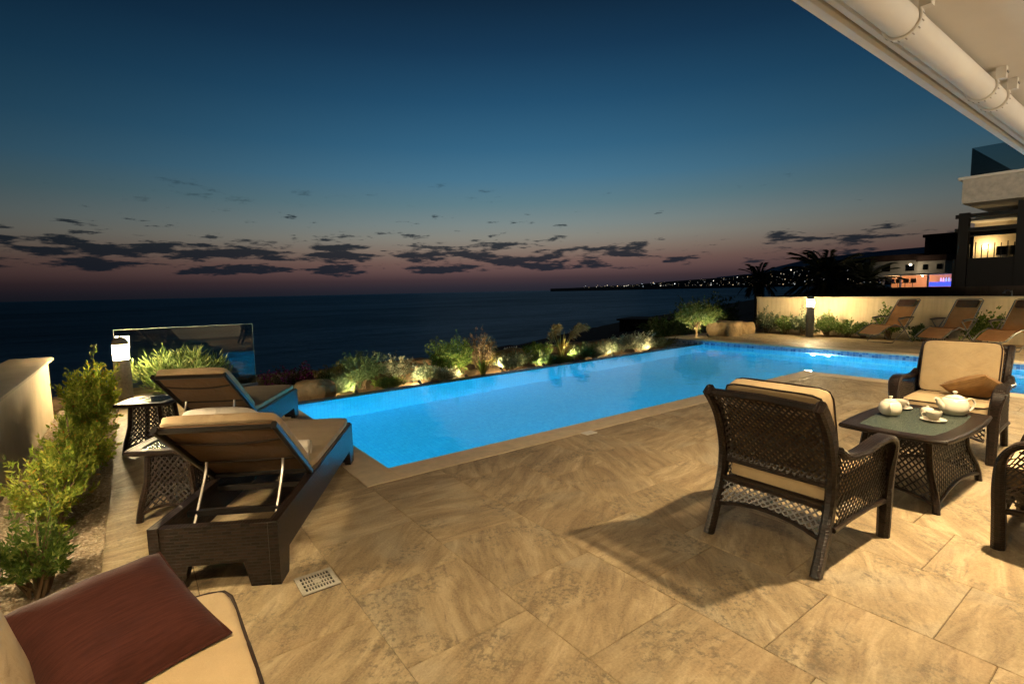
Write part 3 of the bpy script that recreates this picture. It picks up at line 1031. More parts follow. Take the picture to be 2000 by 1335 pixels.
for x in (-1.80, -.27, .06):
    mb = MB()
    pts = [(x, .080 * math.cos(a), .080 * math.sin(a)) for a in np.linspace(R(-205), R(0), 18)]
    mb.sweep(pts, (1, 0, 0), .042, .014)
    mb.box((x, -.095, .07), (.05, .05, .075)); mb.box((x, .086, .04), (.05, .02, .10))
    br = mb.build('bracket', M['plastic'], aw)
    for a in np.linspace(R(-185), R(-20), 9):
        mb = MB(); mb.box((x, .0875 * math.cos(a), .0875 * math.sin(a)), (.026, .003, .005), Matrix.Rotation(a, 3, 'X')); mb.build('rib', M['lampgrey'], br, smooth=False)
    for sx in (-.012, .012):
        mb = MB(); mb.lathe([(.0075, 0), (.0075, .006), (.0005, .008)], 10, (x + sx, -.122, .07), Matrix.Rotation(R(90), 3, 'X')); mb.build('screw', M['steel'], br)

M['downlens'] = m_emit('downlight_lens', (1.0, .78, .48), 12.0)
def ceiling_lamp(x, y, energy, label):
    b = thing('ceiling_lamp', label, 'lamp', (x, y, 2.9), 0, 'ceiling lamps of the villa')
    mb = MB(); mb.lathe([(.105, -.001), (.105, -.008), (.086, -.008), (.084, -.002)], 28); mb.build('trim_ring', M['white'], b)
    mb = MB(); mb.lathe([(.0005, -.003), (.084, -.003)], 28); mb.build('lens', M['downlens'], b)
    ld = bpy.data.lights.new('ceiling_lamp_light', 'AREA')
    ld.shape = 'DISK'; ld.size = .10; ld.energy = energy; ld.color = (1.0, .74, .42); ld.spread = R(138)
    lo = bpy.data.objects.new('ceiling_lamp_light', ld)
    lo.location = (0, 0, -.012); C.objects.link(lo); lo.parent = b
ceiling_lamp(4.10, .54, 138, 'round recessed ceiling lamp above the wicker armchairs')
ceiling_lamp(-.30, .55, 70, 'round recessed ceiling lamp above the wicker sofa')
ceiling_lamp(7.3, .40, 90, 'round recessed ceiling lamp near the right end of the awning')
ceiling_lamp(11.7, .60, 220, 'added round ceiling lamp brightening the far terrace, at the far end of the villa ceiling')  # added out of view to brighten the far terrace and recliners
def soffit_fill(x, label):  # uplights added out of view to brighten the ceiling
    b = thing('fill_uplight', label, 'lamp', (x, -2.12, 1.85), 0, 'added uplights brightening the villa ceiling')
    mb = MB(); mb.prism([(-.10, .12), (.10, .12), (.07, -.06), (-.07, -.06)], lambda a, c: (a, .0, c), lambda a, c: (a * .9, .10, c)); mb.build('shade', M['white'], b, smooth=False)
    ld = bpy.data.lights.new('soffit_fill_light', 'SPOT'); ld.energy = 190; ld.color = (1, .84, .64); ld.spot_size = R(150); ld.spot_blend = .6; ld.shadow_soft_size = .05
    lo = bpy.data.objects.new('soffit_fill_light', ld); lo.location = (0, .06, .16); lo.rotation_euler = (R(180 - 28), 0, 0); C.objects.link(lo); lo.parent = b
soffit_fill(3.2, 'added uplight for the ceiling, on the villa wall behind the armchairs')
soffit_fill(6.4, 'added uplight for the ceiling, towards the right end of the villa wall')
M['diffuser_soft'] = m_emit('lamp_diffuser_soft', (1.0, .78, .46), 340.0)
bollard((-.79, 3.36, -.06), 1.19, .098, 'bollard lamp in the gravel strip beyond the left picture edge', 'diffuser_soft')
bollard((15.9, .75, 0), 1.19, .098, 'lit bollard lamp by the long wall beyond the right picture edge')

# ---------------------------------------------------------------- wicker armchair (faces local +x)
def post_x(z):
    return float(np.interp(z, [0, .15, .32, .5, .68, .80, .90], [-.395, -.335, -.275, -.245, -.285, -.345, -.425]))
def armchair(label, group):
    t = thing('wicker_armchair', label, 'armchair', (0, 0, 0), 0, group)
    W = .335
    for s_ in (-1, 1):
        pts = smooth_path([(post_x(z), s_ * (W - .025), z) for z in (0, .15, .32, .5, .68, .80, .90)], 3)
        mb = MB(); mb.sweep(pts, (0, 1, 0), .05, [.062] * 8 + [.075] * (len(pts) - 8)); mb.build('back_post', M['wicker'], t)
        arm = smooth_path([(-.255, s_ * W, .655), (-.19, s_ * (W + .012), .612), (-.06, s_ * (W + .02), .605), (.12, s_ * (W + .025), .628), (.26, s_ * (W + .025), .632), (.345, s_ * (W + .02), .598),
                           (.392, s_ * (W + .01), .52), (.402, s_ * W, .40), (.392, s_ * W, .2), (.385, s_ * W, 0)], 4)
        ws = list(np.interp(range(len(arm)), [0, 8, 20, 26, 36], [.05, .085, .095, .08, .065]))
        mb = MB(); mb.sweep(arm, (0, 1, 0), ws, list(np.interp(range(len(arm)), [0, 22, 30, 36], [.035, .035, .06, .062])), .3); mb.build('arm_leg', M['wicker_arm'], t)
        # open woven panel under the arm
        def P(u, v, s_=s_):
            x = -.25 + u
            top = float(np.interp(x, [-.25, -.19, -.06, .12, .26, .345, .38], [.625, .592, .588, .61, .61, .565, .50]))
            bot = .245 + .02 * (x / .3) ** 2
            return (x, s_ * (W + .002), bot + (top - bot) * v / .34)
        weave_part('arm_weave', t, P, .625, .34, sp=.040, w=.010, wh=.003)
        mb = MB(); mb.sweep([(-.29, s_ * W, .235), (-.1, s_ * W, .245), (.15, s_ * W, .245), (.37, s_ * W, .225)], (0, 1, 0), .035, .03); mb.build('side_rail', M['wicker'], t)
    # back
    mb = MB(); mb.sweep([(-.415, -W + .05, .885), (-.405, 0, .893), (-.415, W - .05, .885)], (.3, 0, 1), .045, .035); mb.build('top_rail', M['wicker'], t)
    mb = MB(); mb.box((-.252, 0, .455), (.03, 2 * W - .1, .035)); mb.build('back_rail', M['wicker'], t)
    weave_part('back_weave', t, lambda u, v: (post_x(.465 + v) - .012 - .012 * math.sin(math.pi * u / (2 * W - .1)), -W + .05 + u, .465 + v), 2 * W - .1, .405, sp=.036, w=.0125, wh=.003)
    # aprons, front and rear
    for x0, nm in ((-.29, 'rear_apron'), (.385, 'front_apron')):
        def Pa(u, v, x0=x0):
            k = u / (2 * W - .1); b = .19 + .045 * 4 * k * (1 - k)
            z = b + (.33 - b) * v / .14
            return (x0 if x0 > 0 else post_x(z) - .005, -W + .05 + u, z)
        weave_part(nm, t, Pa, 2 * W - .1, .14, sp=.042, w=.0095, wh=.003)
        mb = MB(); mb.sweep([(x0 if x0 > 0 else post_x(z) - .005, y, z) for y, z in [(-W + .05 + (2 * W - .1) * k, .185 + .045 * 4 * k * (1 - k)) for k in np.linspace(0, 1, 9)]], (1, 0, 0), .03, .022); mb.build('apron_rail', M['wicker'], t)
        mb = MB(); mb.box((x0 if x0 > 0 else -.277, 0, .338), (.035, 2 * W - .1, .03)); mb.build('seat_rail', M['wicker'], t)
    mb = MB(); mb.box((.05, 0, .325), (.60, 2 * W - .08, .02)); mb.build('seat_deck', M['black'], t, smooth=False)
    add_cushion('seat_cushion', t, (.65, .585, .135), (.085, 0, .408), bulge=.08)
    add_cushion('back_cushion', t, (.49, .56, .12), (-.20, 0, .705), (0, R(-105), 0), bulge=.10)
    return t
CG = 'wicker armchairs round the coffee table'
ch1 = armchair('dark wicker armchair with beige cushions seen from behind, left of the coffee table', CG)
ch1.location = (3.125, 1.395, 0); ch1.rotation_euler = (0, 0, R(-1.5))
ch2 = dup(ch1, (5.93, 1.30, 0), R(182), 'dark wicker armchair facing the camera with a tan pillow, beyond the coffee table', CG)
ch3 = dup(ch1, (4.16, .215, 0), R(90), 'dark wicker armchair cut off by the right edge, its arm and shadow in view', CG)

p = pillow_mb(.38, .30, .16).build('throw_pillow', M['tan'])
p.location = (5.90, 1.15, .575); p.rotation_euler = (R(28), R(22), R(70))
tag(p, 'tan ribbed throw pillow leaning on the far armchair', 'pillow')
# small dark thing on the seat of the third chair is its maroon pillow
p = pillow_mb(.40, .40, .14).build('throw_pillow', M['maroon'])
p.location = (4.35, .14, .60); p.rotation_euler = (R(35), R(12), R(8))
tag(p, 'maroon throw pillow on the armchair at the right edge', 'pillow')

# ---------------------------------------------------------------- woven tables
def woven_table(label, name, cat, LX, LY, H_, border, leg_in, group=None, bow=.03):
    t = thing(name, label, cat, (0, 0, 0), 0, group)
    hx, hy = LX / 2, LY / 2
    def ring(ix, n=10):
        pts = []
        for (a, b, c, d, nx, ny) in ((-1, -1, 1, -1, 0, -1), (1, -1, 1, 1, 1, 0), (1, 1, -1, 1, 0, 1), (-1, 1, -1, -1, -1, 0)):
            for k in range(n):
                f = k / n; e = 4 * f * (1 - f) * bow
                pts.append(((a + (c - a) * f) * (hx - ix) + nx * e, (b + (d - b) * f) * (hy - ix) + ny * e))
        return pts
    o_, i_ = ring(0), ring(border)
    n = len(o_)
    mb = MB()
    vs = [(x, y, H_) for x, y in o_] + [(x, y, H_) for x, y in i_] + [(x, y, H_ - .032) for x, y in o_] + [(x, y, H_ - .032) for x, y in i_]
    fs = []
    for k in range(n):
        j = (k + 1) % n
        fs += [(k, j, n + j, n + k), (2 * n + k, 3 * n + k, 3 * n + j, 2 * n + j), (k, 2 * n + k, 2 * n + j, j), (n + k, n + j, 3 * n + j, 3 * n + k)]
    mb.add(vs, fs)
    mb.build('top_frame', M['wicker_arm'], t)
    mb = MB(); mb.tube([(x, y, H_ - .014) for x, y in o_], .017, 8, closed=True); mb.build('edge_roll', M['wicker_arm'], t)
    mb = MB(); i2 = ring(border - .004)
    mb.add([(x, y, H_ - .003) for x, y in i2] + [(x, y, H_ - .010) for x, y in i2], [tuple(range(n)), tuple(range(2 * n - 1, n - 1, -1))] + [(k, n + k, n + (k + 1) % n, (k + 1) % n) for k in range(n)])
    mb.build('glass_top', M['frosted'], t, smooth=False)
    # woven underside of the top, seen through the glass
    weave_part('under_weave', t, lambda u, v: (-hx + border * .8 + u, -hy + border * .8 + v, H_ - .025), LX - 1.6 * border, LY - 1.6 * border, sp=.03, w=.016, horiz=False)
    leg = lambda z: float(np.interp(z, [0, .1, H_ * .5, H_ - .03], [.0, .012, leg_in * .75, leg_in]))
    for sx in (-1, 1):
        for sy in (-1, 1):
            pts = [(sx * (hx - .03 - leg(z)), sy * (hy - .03 - leg(z)), z) for z in np.linspace(0, H_ - .03, 8)]
            mb = MB(); mb.sweep(pts, (0, 1, 0), .042, .042, .3); mb.build('leg', M['wicker'], t)
    def side(axis, sg):
        full = (hx if axis == 0 else hy)
        oth = (hy if axis == 0 else hx)
        Vh = H_ - .10
        def P(u, v):
            k = u / 1.0
            z = .06 + .05 * 4 * (u / U) * (1 - u / U) * (1 - v / Vh) + v * 1.0
            l = leg(z)
            a = (-1 + 2 * u / U) * (full - .05 - l)
            b = sg * (oth - .03 - l)
            return (a, b, z) if axis == 0 else (b, a, z)
        U = 2 * full - .12
        weave_part('side_weave', t, P, U, Vh, sp=.050, w=.0105, wh=.003)
        pts = [P(U * k, 0) for k in np.linspace(0, 1, 11)]
        mb = MB(); mb.sweep(pts, (0, 1, 0) if axis == 0 else (1, 0, 0), .026, .022); mb.build('lower_rail', M['wicker'], t)
    for axis in (0, 1):
        for sg in (-1, 1):
            side(axis, sg)
    return t

def m_frosted():
    m, t, gl, fr = m_thin_glass('pebbled_glass', (.62, .74, .68), .12, 1.0, 1.5)
    v = coords(t, 'Object')
    bn = node(t, 'ShaderNodeBump'); bn.inputs['Strength'].default_value = .7; bn.inputs['Distance'].default_value = .004
    vo = node(t, 'ShaderNodeTexVoronoi'); vo.inputs['Scale'].default_value = 90
    t.links.new(v, vo.inputs['Vector'])
    t.links.new(vo.outputs['Distance'], bn.inputs['Height'])
    t.links.new(bn.outputs[0], gl.inputs['Normal'])
    out = [n for n in t.nodes if n.type == 'OUTPUT_MATERIAL'][0]
    cur = out.inputs[0].links[0].from_socket
    df = node(t, 'ShaderNodeBsdfDiffuse')
    t.links.new(ramp_n(t, vo.outputs['Distance'], [(.0, (.36, .41, .36)), (.6, (.12, .15, .13))]), df.inputs[0])
    mx = node(t, 'ShaderNodeMixShader'); mx.inputs[0].default_value = .22
    t.links.new(cur, mx.inputs[1]); t.links.new(df.outputs[0], mx.inputs[2]); t.links.new(mx.outputs[0], out.inputs[0])
    return m
M['frosted'] = m_frosted()

ct = woven_table('dark wicker coffee table with pebbled glass top carrying the white tea set', 'coffee_table', 'table', 1.02, .60, .50, .085, .09)
ct.location = (4.585, 1.205, 0); ct.rotation_euler = (0, 0, R(-1))

LA = R(60.1)
st1 = woven_table('small wicker side table beside the near sunlounger', 'side_table', 'table', .44, .44, .50, .06, .06, 'side tables by the sunloungers', .015)
st1.location = (.195, 4.25, 0); st1.rotation_euler = (0, 0, LA)
st2 = dup(st1, (.10, 6.22, 0), LA, 'small wicker side table beside the far sunlounger, next to the bollard lamp', 'side tables by the sunloungers')

# ---------------------------------------------------------------- tea set
def teapot(loc, rz, label, k=1.0):
    t = thing('teapot', label, 'teapot', loc, rz, 'white tea set')
    body = [(.030 * k, 0), (.058 * k, .004 * k), (.074 * k, .022 * k), (.080 * k, .05 * k), (.077 * k, .08 * k), (.066 * k, .105 * k), (.050 * k, .116 * k)]
    mb = MB(); mb.lathe(body, 32); mb.build('body', M['china'], t)
    mb = MB(); mb.lathe([(.052 * k, .115 * k), (.050 * k, .121 * k), (.030 * k, .132 * k), (.010 * k, .137 * k), (.008 * k, .145 * k), (.015 * k, .151 * k), (.014 * k, .158 * k), (.0005, .161 * k)], 24); mb.build('lid', M['china'], t)
    mb = MB(); sp = smooth_path([(.068 * k, 0, .050 * k), (.092 * k, 0, .075 * k), (.104 * k, 0, .098 * k), (.122 * k, 0, .112 * k)], 4)
    mb.tube(sp, list(np.interp(range(len(sp)), [0, len(sp) - 1], [.024 * k, .010 * k])), 12, cap=True); mb.build('spout', M['china'], t)
    mb = MB(); hp = smooth_path([(-.068 * k, 0, .098 * k), (-.098 * k, 0, .108 * k), (-.122 * k, 0, .085 * k), (-.118 * k, 0, .050 * k), (-.092 * k, 0, .026 * k), (-.072 * k, 0, .030 * k)], 4)
    mb.sweep(hp, (0, 1, 0), .014 * k, .009 * k); mb.build('handle', M['china'], t)
    return t
def cup(loc, rz, label):
    t = thing('teacup', label, 'cup', loc, rz, 'white tea set')
    mb = MB(); mb.lathe([(.022, .012), (.026, .013), (.040, .028), (.048, .052), (.050, .068), (.0475, .068), (.044, .050), (.036, .030), (.020, .019), (.0005, .018)], 28); mb.build('bowl', M['china'], t)
    mb = MB(); hp = smooth_path([(-.047, 0, .060), (-.066, 0, .060), (-.072, 0, .044), (-.060, 0, .028), (-.042, 0, .030)], 4); mb.sweep(hp, (0, 1, 0), .008, .006); mb.build('handle', M['china'], t)
    s_ = tag(link('saucer', SAUCER, M['china']), label.replace('teacup', 'saucer').replace('standing on a saucer', 'under the teacup'), 'saucer', 'white tea set')
    s_.location = loc
    return t
mb = MB(); mb.lathe([(.030, .0), (.040, .002), (.076, .011), (.078, .013), (.075, .014), (.038, .0055), (.0005, .005)], 32)
SAUCER = mb.mesh('saucer')
TZ = .501
teapot((4.60, 1.375, TZ), R(18), 'white teapot with its handle towards the camera, at the left table corner', .92)
teapot((4.955, 1.075, TZ), R(137), 'white teapot in profile with its spout to the left', 1.12)
cup((4.90, 1.395, TZ), R(60), 'white teacup standing on a saucer at the back of the table')
cup((4.62, 1.115, TZ), R(-55), 'white teacup standing on a saucer at the front of the table')
t = thing('sugar_bowl', 'small white lidded sugar bowl between the teacups', 'bowl', (4.79, 1.195, TZ), 0, 'white tea set')
mb = MB(); mb.lathe([(.02, 0), (.036, .006), (.044, .025), (.040, .045), (.036, .050)], 24); mb.build('body', M['china'], t)
mb = MB(); mb.lathe([(.037, .050), (.020, .060), (.006, .063), (.010, .070), (.0005, .075)], 20); mb.build('lid', M['china'], t)
for s_ in (-1, 1):
    mb = MB(); hp = smooth_path([(s_ * .040, 0, .040), (s_ * .058, 0, .040), (s_ * .054, 0, .020), (s_ * .042, 0, .018)], 3); mb.tube(hp, .004, 6); mb.build('handle', M['china'], t)

# ---------------------------------------------------------------- sun loungers (local x from head end to foot, y to the left)
def lounger(label, group):
    t = thing('sun_lounger', label, 'sunlounger', (0, 0, 0), 0, group)
    L, Wd, zt = 2.0, .63, .345
    side = [(0, 0), (.13, 0), (.16, .135), (L - .16, .135), (L - .13, 0), (L, 0), (L, zt), (0, zt)]
    for y0 in (.0, Wd - .05):
        mb = MB(); mb.prism(side, lambda a, b, y=y0: (a, y, b), lambda a, b, y=y0: (a, y + .05, b)); mb.build('side_panel', M['wicker'], t, smooth=False)
    end = [(.052, .003), (.15, .003), (.18, .135), (Wd - .18, .135), (Wd - .15, .003), (Wd - .052, .003), (Wd - .052, zt - .004), (.052, zt - .004)]
    for x0 in (.002, L - .052):
        mb = MB(); mb.prism(end, lambda a, b, x=x0: (x, a, b), lambda a, b, x=x0: (x + .05, a, b)); mb.build('end_panel', M['wicker'], t, smooth=False)
    for x in (.30, .68, 1.2, 1.6):
        mb = MB(); mb.box((x, Wd / 2, zt - .05), (.035, Wd - .104, .03)); mb.build('cross_bar', M['black'], t, smooth=False)
    # seat part
    mb = MB(); mb.box(((.74 + L) / 2, Wd / 2, zt + .006), (L - .74 - .02, Wd - .02, .012)); mb.build('seat_sling', M['under'], t, smooth=False)
    add_cushion('seat_mattress', t, (L - .74, Wd - .03, .05), ((.72 + L) / 2, Wd / 2, zt + .039), m='beige2', bulge=.03, welt=False)
    # raised back: hinge at x=.72, rises towards the head end
    ang = math.atan2(.475, .62); bl = .78
    d = Vector((-math.cos(ang), 0, math.sin(ang))); nrm = Vector((math.sin(ang), 0, math.cos(ang)))
    h0 = Vector((.72, 0, zt + .01))
    rot = Matrix((( -d.x, 0, nrm.x), (0, 1, 0), (-d.z, 0, nrm.z)))
    for y in (.02, Wd - .02):
        mb = MB(); a = h0 + Vector((0, y, 0)); mb.sweep([a, a + d * bl], (0, 1, 0), .03, .04); mb.build('back_frame', M['black'], t)
    for k in (.04, .97):
        mb = MB(); a = h0 + d * bl * k; mb.sweep([a + Vector((0, .036, 0)), a + Vector((0, Wd - .036, 0))], nrm, .03, .03); mb.build('back_bar', M['black'], t)
    mb = MB(); c = h0 + d * bl * .5 + nrm * .012 + Vector((0, Wd / 2, 0)); mb.box(c, (bl - .02, Wd - .075, .01), rot); mb.build('back_sling', M['under'], t, smooth=False)
    for k, sag in ((.76, .05), (.36, .012)):
        mb = MB(); pts = []
        for f in np.linspace(0, 1, 11):
            a = h0 + d * (bl * k - sag * 4 * f * (1 - f)) - nrm * .004 + Vector((0, .03 + (Wd - .06) * f, 0)); pts.append(a)
        mb.sweep(pts, d, .022, .006); mb.build('strap', M['piping'], t)
    cc = h0 + d * (bl * .5 + .005) + nrm * .052 + Vector((0, Wd / 2, 0))
    o = add_cushion('back_mattress', t, (bl, Wd - .03, .055), cc, m='beige2', bulge=.03, welt=False)
    o.rotation_euler = (0, math.atan2(d.z, -d.x), 0)
    for y in (.10, Wd - .10):
        mb = MB(); a = h0 + d * bl * .42 - nrm * .02 + Vector((0, y, 0)); b = Vector((.22, y, .20))
        mb.tube(smooth_path([a, a.lerp(b, .25) + Vector((.02, 0, 0)), b], 4), .008, 6); mb.build('prop_rod', M['steel'], t)
    return t
LG = 'wicker sunloungers beside the pool'
l1 = lounger('dark wicker sunlounger with a rolled towel on its seat, nearest the camera', LG)
l1.location = (.523, 2.781, 0); l1.rotation_euler = (0, 0, LA)
l2 = dup(l1, (.575, 4.96, 0), LA - R(.5), 'dark wicker sunlounger behind the nearer one, an open book on its seat', LG)

def roll_mb(L, r, turns=2.4):
    mb = MB(); n = 46; th = .010
    pts = []
    for k in range(n + 1):
        a = k / n * turns * 2 * math.pi
        rad = r - (r - .010) * (k / n)
        pts.append((rad * math.cos(a), rad * math.sin(a)))
    vs = []; fs = []
    for (x, z) in pts:
        vs += [(x, -L / 2, z), (x, L / 2, z)]
    for k in range(n):
        fs.append((k * 2, k * 2 + 1, k * 2 + 3, k * 2 + 2))
    mb.add(vs, fs)
    mb.lathe([(r * .93, -L / 2 + .012), (r * .93, L / 2 - .012)], 20, (0, 0, 0), Matrix.Rotation(R(90), 3, 'X'))
    return mb
def on_lounger(o, root, loc, rot=(0, 0, 0)):
    q = Matrix.Translation(root.location) @ Matrix.Rotation(root.rotation_euler.z, 4, 'Z')
    o.location = q @ Vector(loc); o.rotation_euler = (rot[0], rot[1], rot[2] + root.rotation_euler.z)
o = roll_mb(.20, .055).build('rolled_towel', M['towel']); on_lounger(o, l1, (.92, .17, .460), (0, R(80), R(4)))
tag(o, 'rolled white towel on the seat of the near sunlounger', 'towel', 'white towels on the loungers')
mb = cushion_mb(.20, .40, .085, e=3.0, bulge=.1); o = mb.build('folded_towel', M['towel'])
on_lounger(o, l1, (.235, .33, .865), (0, R(35), 0)); o.location.z -= .025; tag(o, 'folded white towel on top of the near sunlounger backrest', 'towel', 'white towels on the loungers')
# open book on the far lounger
bk = thing('open_book', 'open book with white pages on the far sunlounger seat', 'book')
on_lounger(bk, l2, (1.12, .40, .415), (0, 0, R(25)))
for s_ in (-1, 1):
    mb = MB()
    def fn(u, v, s_=s_):
        x = u * .17; return (s_ * x, -.13 + .26 * v, .006 + .028 * math.sin(u * 2.6) * (1 - .3 * u))
    mb.grid(fn, 8, 2)
    n0 = len(mb.v)
    mb.add([(s_ * .0, -.13, .0), (s_ * .172, -.13, .0), (s_ * .172, .13, .0), (0, .13, .0)], [(0, 1, 2, 3)])
    mb.build('page_block', M['towel'], bk)

# ---------------------------------------------------------------- wicker sofa at the lower left and its pillow
sf = thing('wicker_sofa', 'wicker sofa with beige piped cushions at the lower left corner', 'sofa', (-.12, 1.35, 0))
mb = MB(); mb.box((.0, .0, .30), (.56, 1.50, .06)); mb.build('seat_frame', M['wicker'], sf, smooth=False)
mb = MB(); mb.prism([(.12, .0), (.18, .0), (.24, .28), (.20, .46), (.12, .52), (-.2, .52), (-.31, .52), (-.34, .50), (-.30, .44), (-.25, .28), (-.33, 0), (-.27, 0), (-.20, .26), (.16, .26)],
                    lambda a, b: (a, .77, b), lambda a, b: (a, .83, b)); mb.build('arm', M['wicker'], sf, smooth=False)
mb = MB(); mb.box((-.37, -.42, .58), (.05, .70, .42), Matrix.Rotation(R(-14), 3, 'Y')); mb.build('backrest', M['wicker'], sf, smooth=False)
for y in (-.68,):
    for x in (-.24, .22):
        mb = MB(); mb.box((x, y, .135), (.06, .06, .27)); mb.build('leg', M['wicker'], sf, smooth=False)
add_cushion('seat_cushion', sf, (.64, .70, .14), (.012, .365, .385), bulge=.07)
add_cushion('seat_cushion', sf, (.64, .70, .14), (.012, -.36, .385), bulge=.07)
add_cushion('back_cushion', sf, (.46, .66, .15), (-.25, .10, .62), (0, R(-104), 0), bulge=.12)
p = pillow_mb(.43, .43, .19, 18).build('throw_pillow', M['maroon'])
def frame_from(o, c, xa, ya):
    xa = Vector(xa).normalized(); ya = Vector(ya); za = xa.cross(ya).normalized(); ya = za.cross(xa)
    m4 = Matrix.Identity(4)
    for i in range(3):
        m4[i][0] = xa[i]; m4[i][1] = ya[i]; m4[i][2] = za[i]; m4[i][3] = c[i]
    o.matrix_world = m4
wl = MB(); wp = []
for k in range(72):
    q_ = k / 72 * 4; e_ = int(q_); f_ = -1 + 2 * (q_ - e_)
    a_, b_ = ((f_, -1), (1, f_), (-f_, 1), (-1, -f_))[e_]
    wp.append((a_ * .43 / 2 * (1 - .06 * (1 - b_ * b_)), b_ * .43 / 2 * (1 - .06 * (1 - a_ * a_)), 0))
wl.tube(wp, .0055, 6, closed=True); wl.build('piping', M['maroon'], p)
frame_from(p, (-.105, 1.825, .548), (.42, .18, .0), (-.11, .42, .17))
tag(p, 'maroon striped throw pillow on the sofa in the lower left', 'pillow')

# ---------------------------------------------------------------- floor drains
M['drain'] = simple('worn_drain_plastic', (.44, .41, .34), .6, .3, 40, .2)
def drain(loc, label, s_=.19):
    t = thing('floor_drain', label, 'drain', loc, 0, 'floor drains')
    mb = MB(); mb.box((0, 0, .001), (s_, s_, .004)); mb.build('recess', M['dark'], t, smooth=False)  # dark plate under the bars, coloured like the shade of a hollow
    hw = s_ / 2
    for k, (cx, cy, a, b) in enumerate(((0, hw - .011, s_, .022), (0, -hw + .011, s_, .022), (hw - .011, 0, .022, s_ - .045), (-hw + .011, 0, .022, s_ - .045))):
        mb = MB(); mb.box((cx, cy, .005), (a, b, .006)); mb.build('rim', M['drain'], t, smooth=False)
    for j in range(10):
        x = -hw + .022 + (j + .5) * (s_ - .044) / 10 + (s_ - .044) / 20
        if j < 9:
            mb = MB(); mb.box((x, 0, .0048), (.006, s_ - .046, .005)); mb.build('bar', M['drain'], t, smooth=False)
    for j in range(1, 4):
        y = -hw + .022 + j * (s_ - .044) / 4
        mb = MB(); mb.box((0, y, .0056), (s_ - .046, .008, .005)); mb.build('bar', M['drain'], t, smooth=False)
    mb = MB(); mb.lathe([(.022, .004), (.022, .0088), (.012, .0092), (.0005, .0085)], 16); mb.build('lock_cap', M['drain'], t)
drain((.677, 2.685, 0), 'square white slotted floor drain near the sunlounger')
drain((3.78, 1.33, 0), 'square white slotted floor drain under the coffee table side', .16)
mb = MB(); mb.prism([(-.075, -.05), (.075, -.05), (.075, .05), (-.075, .05)], lambda a, b: (a, b, .0), lambda a, b: (a * .96, b * .96, .007))
o = mb.build('access_lid', M['plastic'], smooth=False); o.location = (3.765, 3.762, .001)
tag(o, 'small white rectangular lid set against the pool coping', 'lid')

# ---------------------------------------------------------------- zero-gravity recliners by the wall
def recliner(label):
    t = thing('folding_recliner', label, 'recliner', (0, 0, 0), 0, 'rust brown folding recliners')
    w = .27
    prof = [(-.70, 1.06), (-.42, .70), (-.16, .40), (.22, .47), (.30, .46), (.74, .26)]
    for s_ in (-1, 1):
        mb = MB(); mb.tube([(x, s_ * w, z) for x, z in smooth_pts(prof[:4])], .013, 8); mb.build('side_rail', M['zgframe'], t)
        mb = MB(); mb.tube([(.20, s_ * (w + .028), .47), (.48, s_ * (w + .028), .40), (.78, s_ * (w + .02), .25)], .012, 8); mb.build('leg_rail', M['zgframe'], t)
        mb = MB(); mb.tube([(-.40, s_ * (w + .05), .62), (-.1, s_ * (w + .06), .62), (.12, s_ * (w + .06), .60)], .010, 8); mb.build('arm_bar', M['zgframe'], t)
        mb = MB(); mb.sweep([(-.38, s_ * (w + .05), .642), (-.10, s_ * (w + .06), .650), (.14, s_ * (w + .06), .628)], (0, 1, 0), .05, .022); mb.build('armrest', M['black'], t)
        mb = MB(); mb.tube([(.14, s_ * (w + .03), .60), (-.10, s_ * (w + .035), .34), (-.40, s_ * (w + .03), .015)], .012, 8); mb.build('rear_leg', M['zgframe'], t)
        mb = MB(); mb.tube([(-.36, s_ * (w + .055), .60), (-.06, s_ * (w + .055), .33), (.34, s_ * (w + .05), .015)], .012, 8); mb.build('front_leg', M['zgframe'], t)
    mb = MB(); mb.tube([(-.70, -w, 1.06), (-.73, -w + .05, 1.09), (-.73, w - .05, 1.09), (-.70, w, 1.06)], .013, 8); mb.build('head_bar', M['zgframe'], t)
    mb = MB(); mb.tube([(.78, -w - .02, .25), (.84, -w + .06, .215), (.84, w - .06, .215), (.78, w + .02, .25)], .012, 8); mb.build('foot_bar', M['zgframe'], t)
    for x, dx in ((.34, .06), (-.40, -.05)):
        mb = MB(); mb.tube([(x, -w - .05, .016), (x + dx, -w + .02, .016), (x + dx, w - .02, .016), (x, w + .05, .016)], .013, 8); mb.build('floor_bar', M['zgframe'], t)
    def sling(pts, nm, k=.93):
        mb = MB(); P = smooth_pts(pts)
        n = len(P) - 1
        def fn(u, v):
            f = u * n; i = min(int(f), n - 1); a = f - i
            x = P[i][0] * (1 - a) + P[i + 1][0] * a; z = P[i][1] * (1 - a) + P[i + 1][1] * a
            return (x, (-1 + 2 * v) * w * k, z - .012 * (1 - (2 * v - 1) ** 2))
        mb.grid(fn, n, 6); mb.build(nm, M['zgsling'], t)
    sling(prof[:4], 'seat_sling'); sling([(.30, .455), (.52, .375), (.76, .25)], 'leg_sling')
    o = add_cushion('headrest', t, (.20, .42, .05), (-.615, 0, .985), (0, R(52), 0), 'zgpad', .15, welt=False)
    for s_ in (-1, 1):      # elastic lacing along the sling edges
        mb = MB()
        for (x0, z0), (x1, z1) in zip(prof[:3], prof[1:4]):
            k = 9
            for i in range(k):
                f = (i + .5) / k; x = x0 + (x1 - x0) * f; z = z0 + (z1 - z0) * f
                mb.tube([(x, s_ * w * .92, z), (x + .01, s_ * (w + .012), z)], .005, 4)
        o = mb.build('lacing', M['towel'], t); o['kind'] = 'stuff'
    return t
def smooth_pts(p, n=4):
    return [(q.x, q.y) for q in smooth_path([(a, b, 0) for a, b in p], n)]
rc = recliner('rust brown folding recliner nearest the bollard lamp, left of the three')
rc.location = (15.62, 4.78, 0); rc.rotation_euler = (0, 0, R(163))
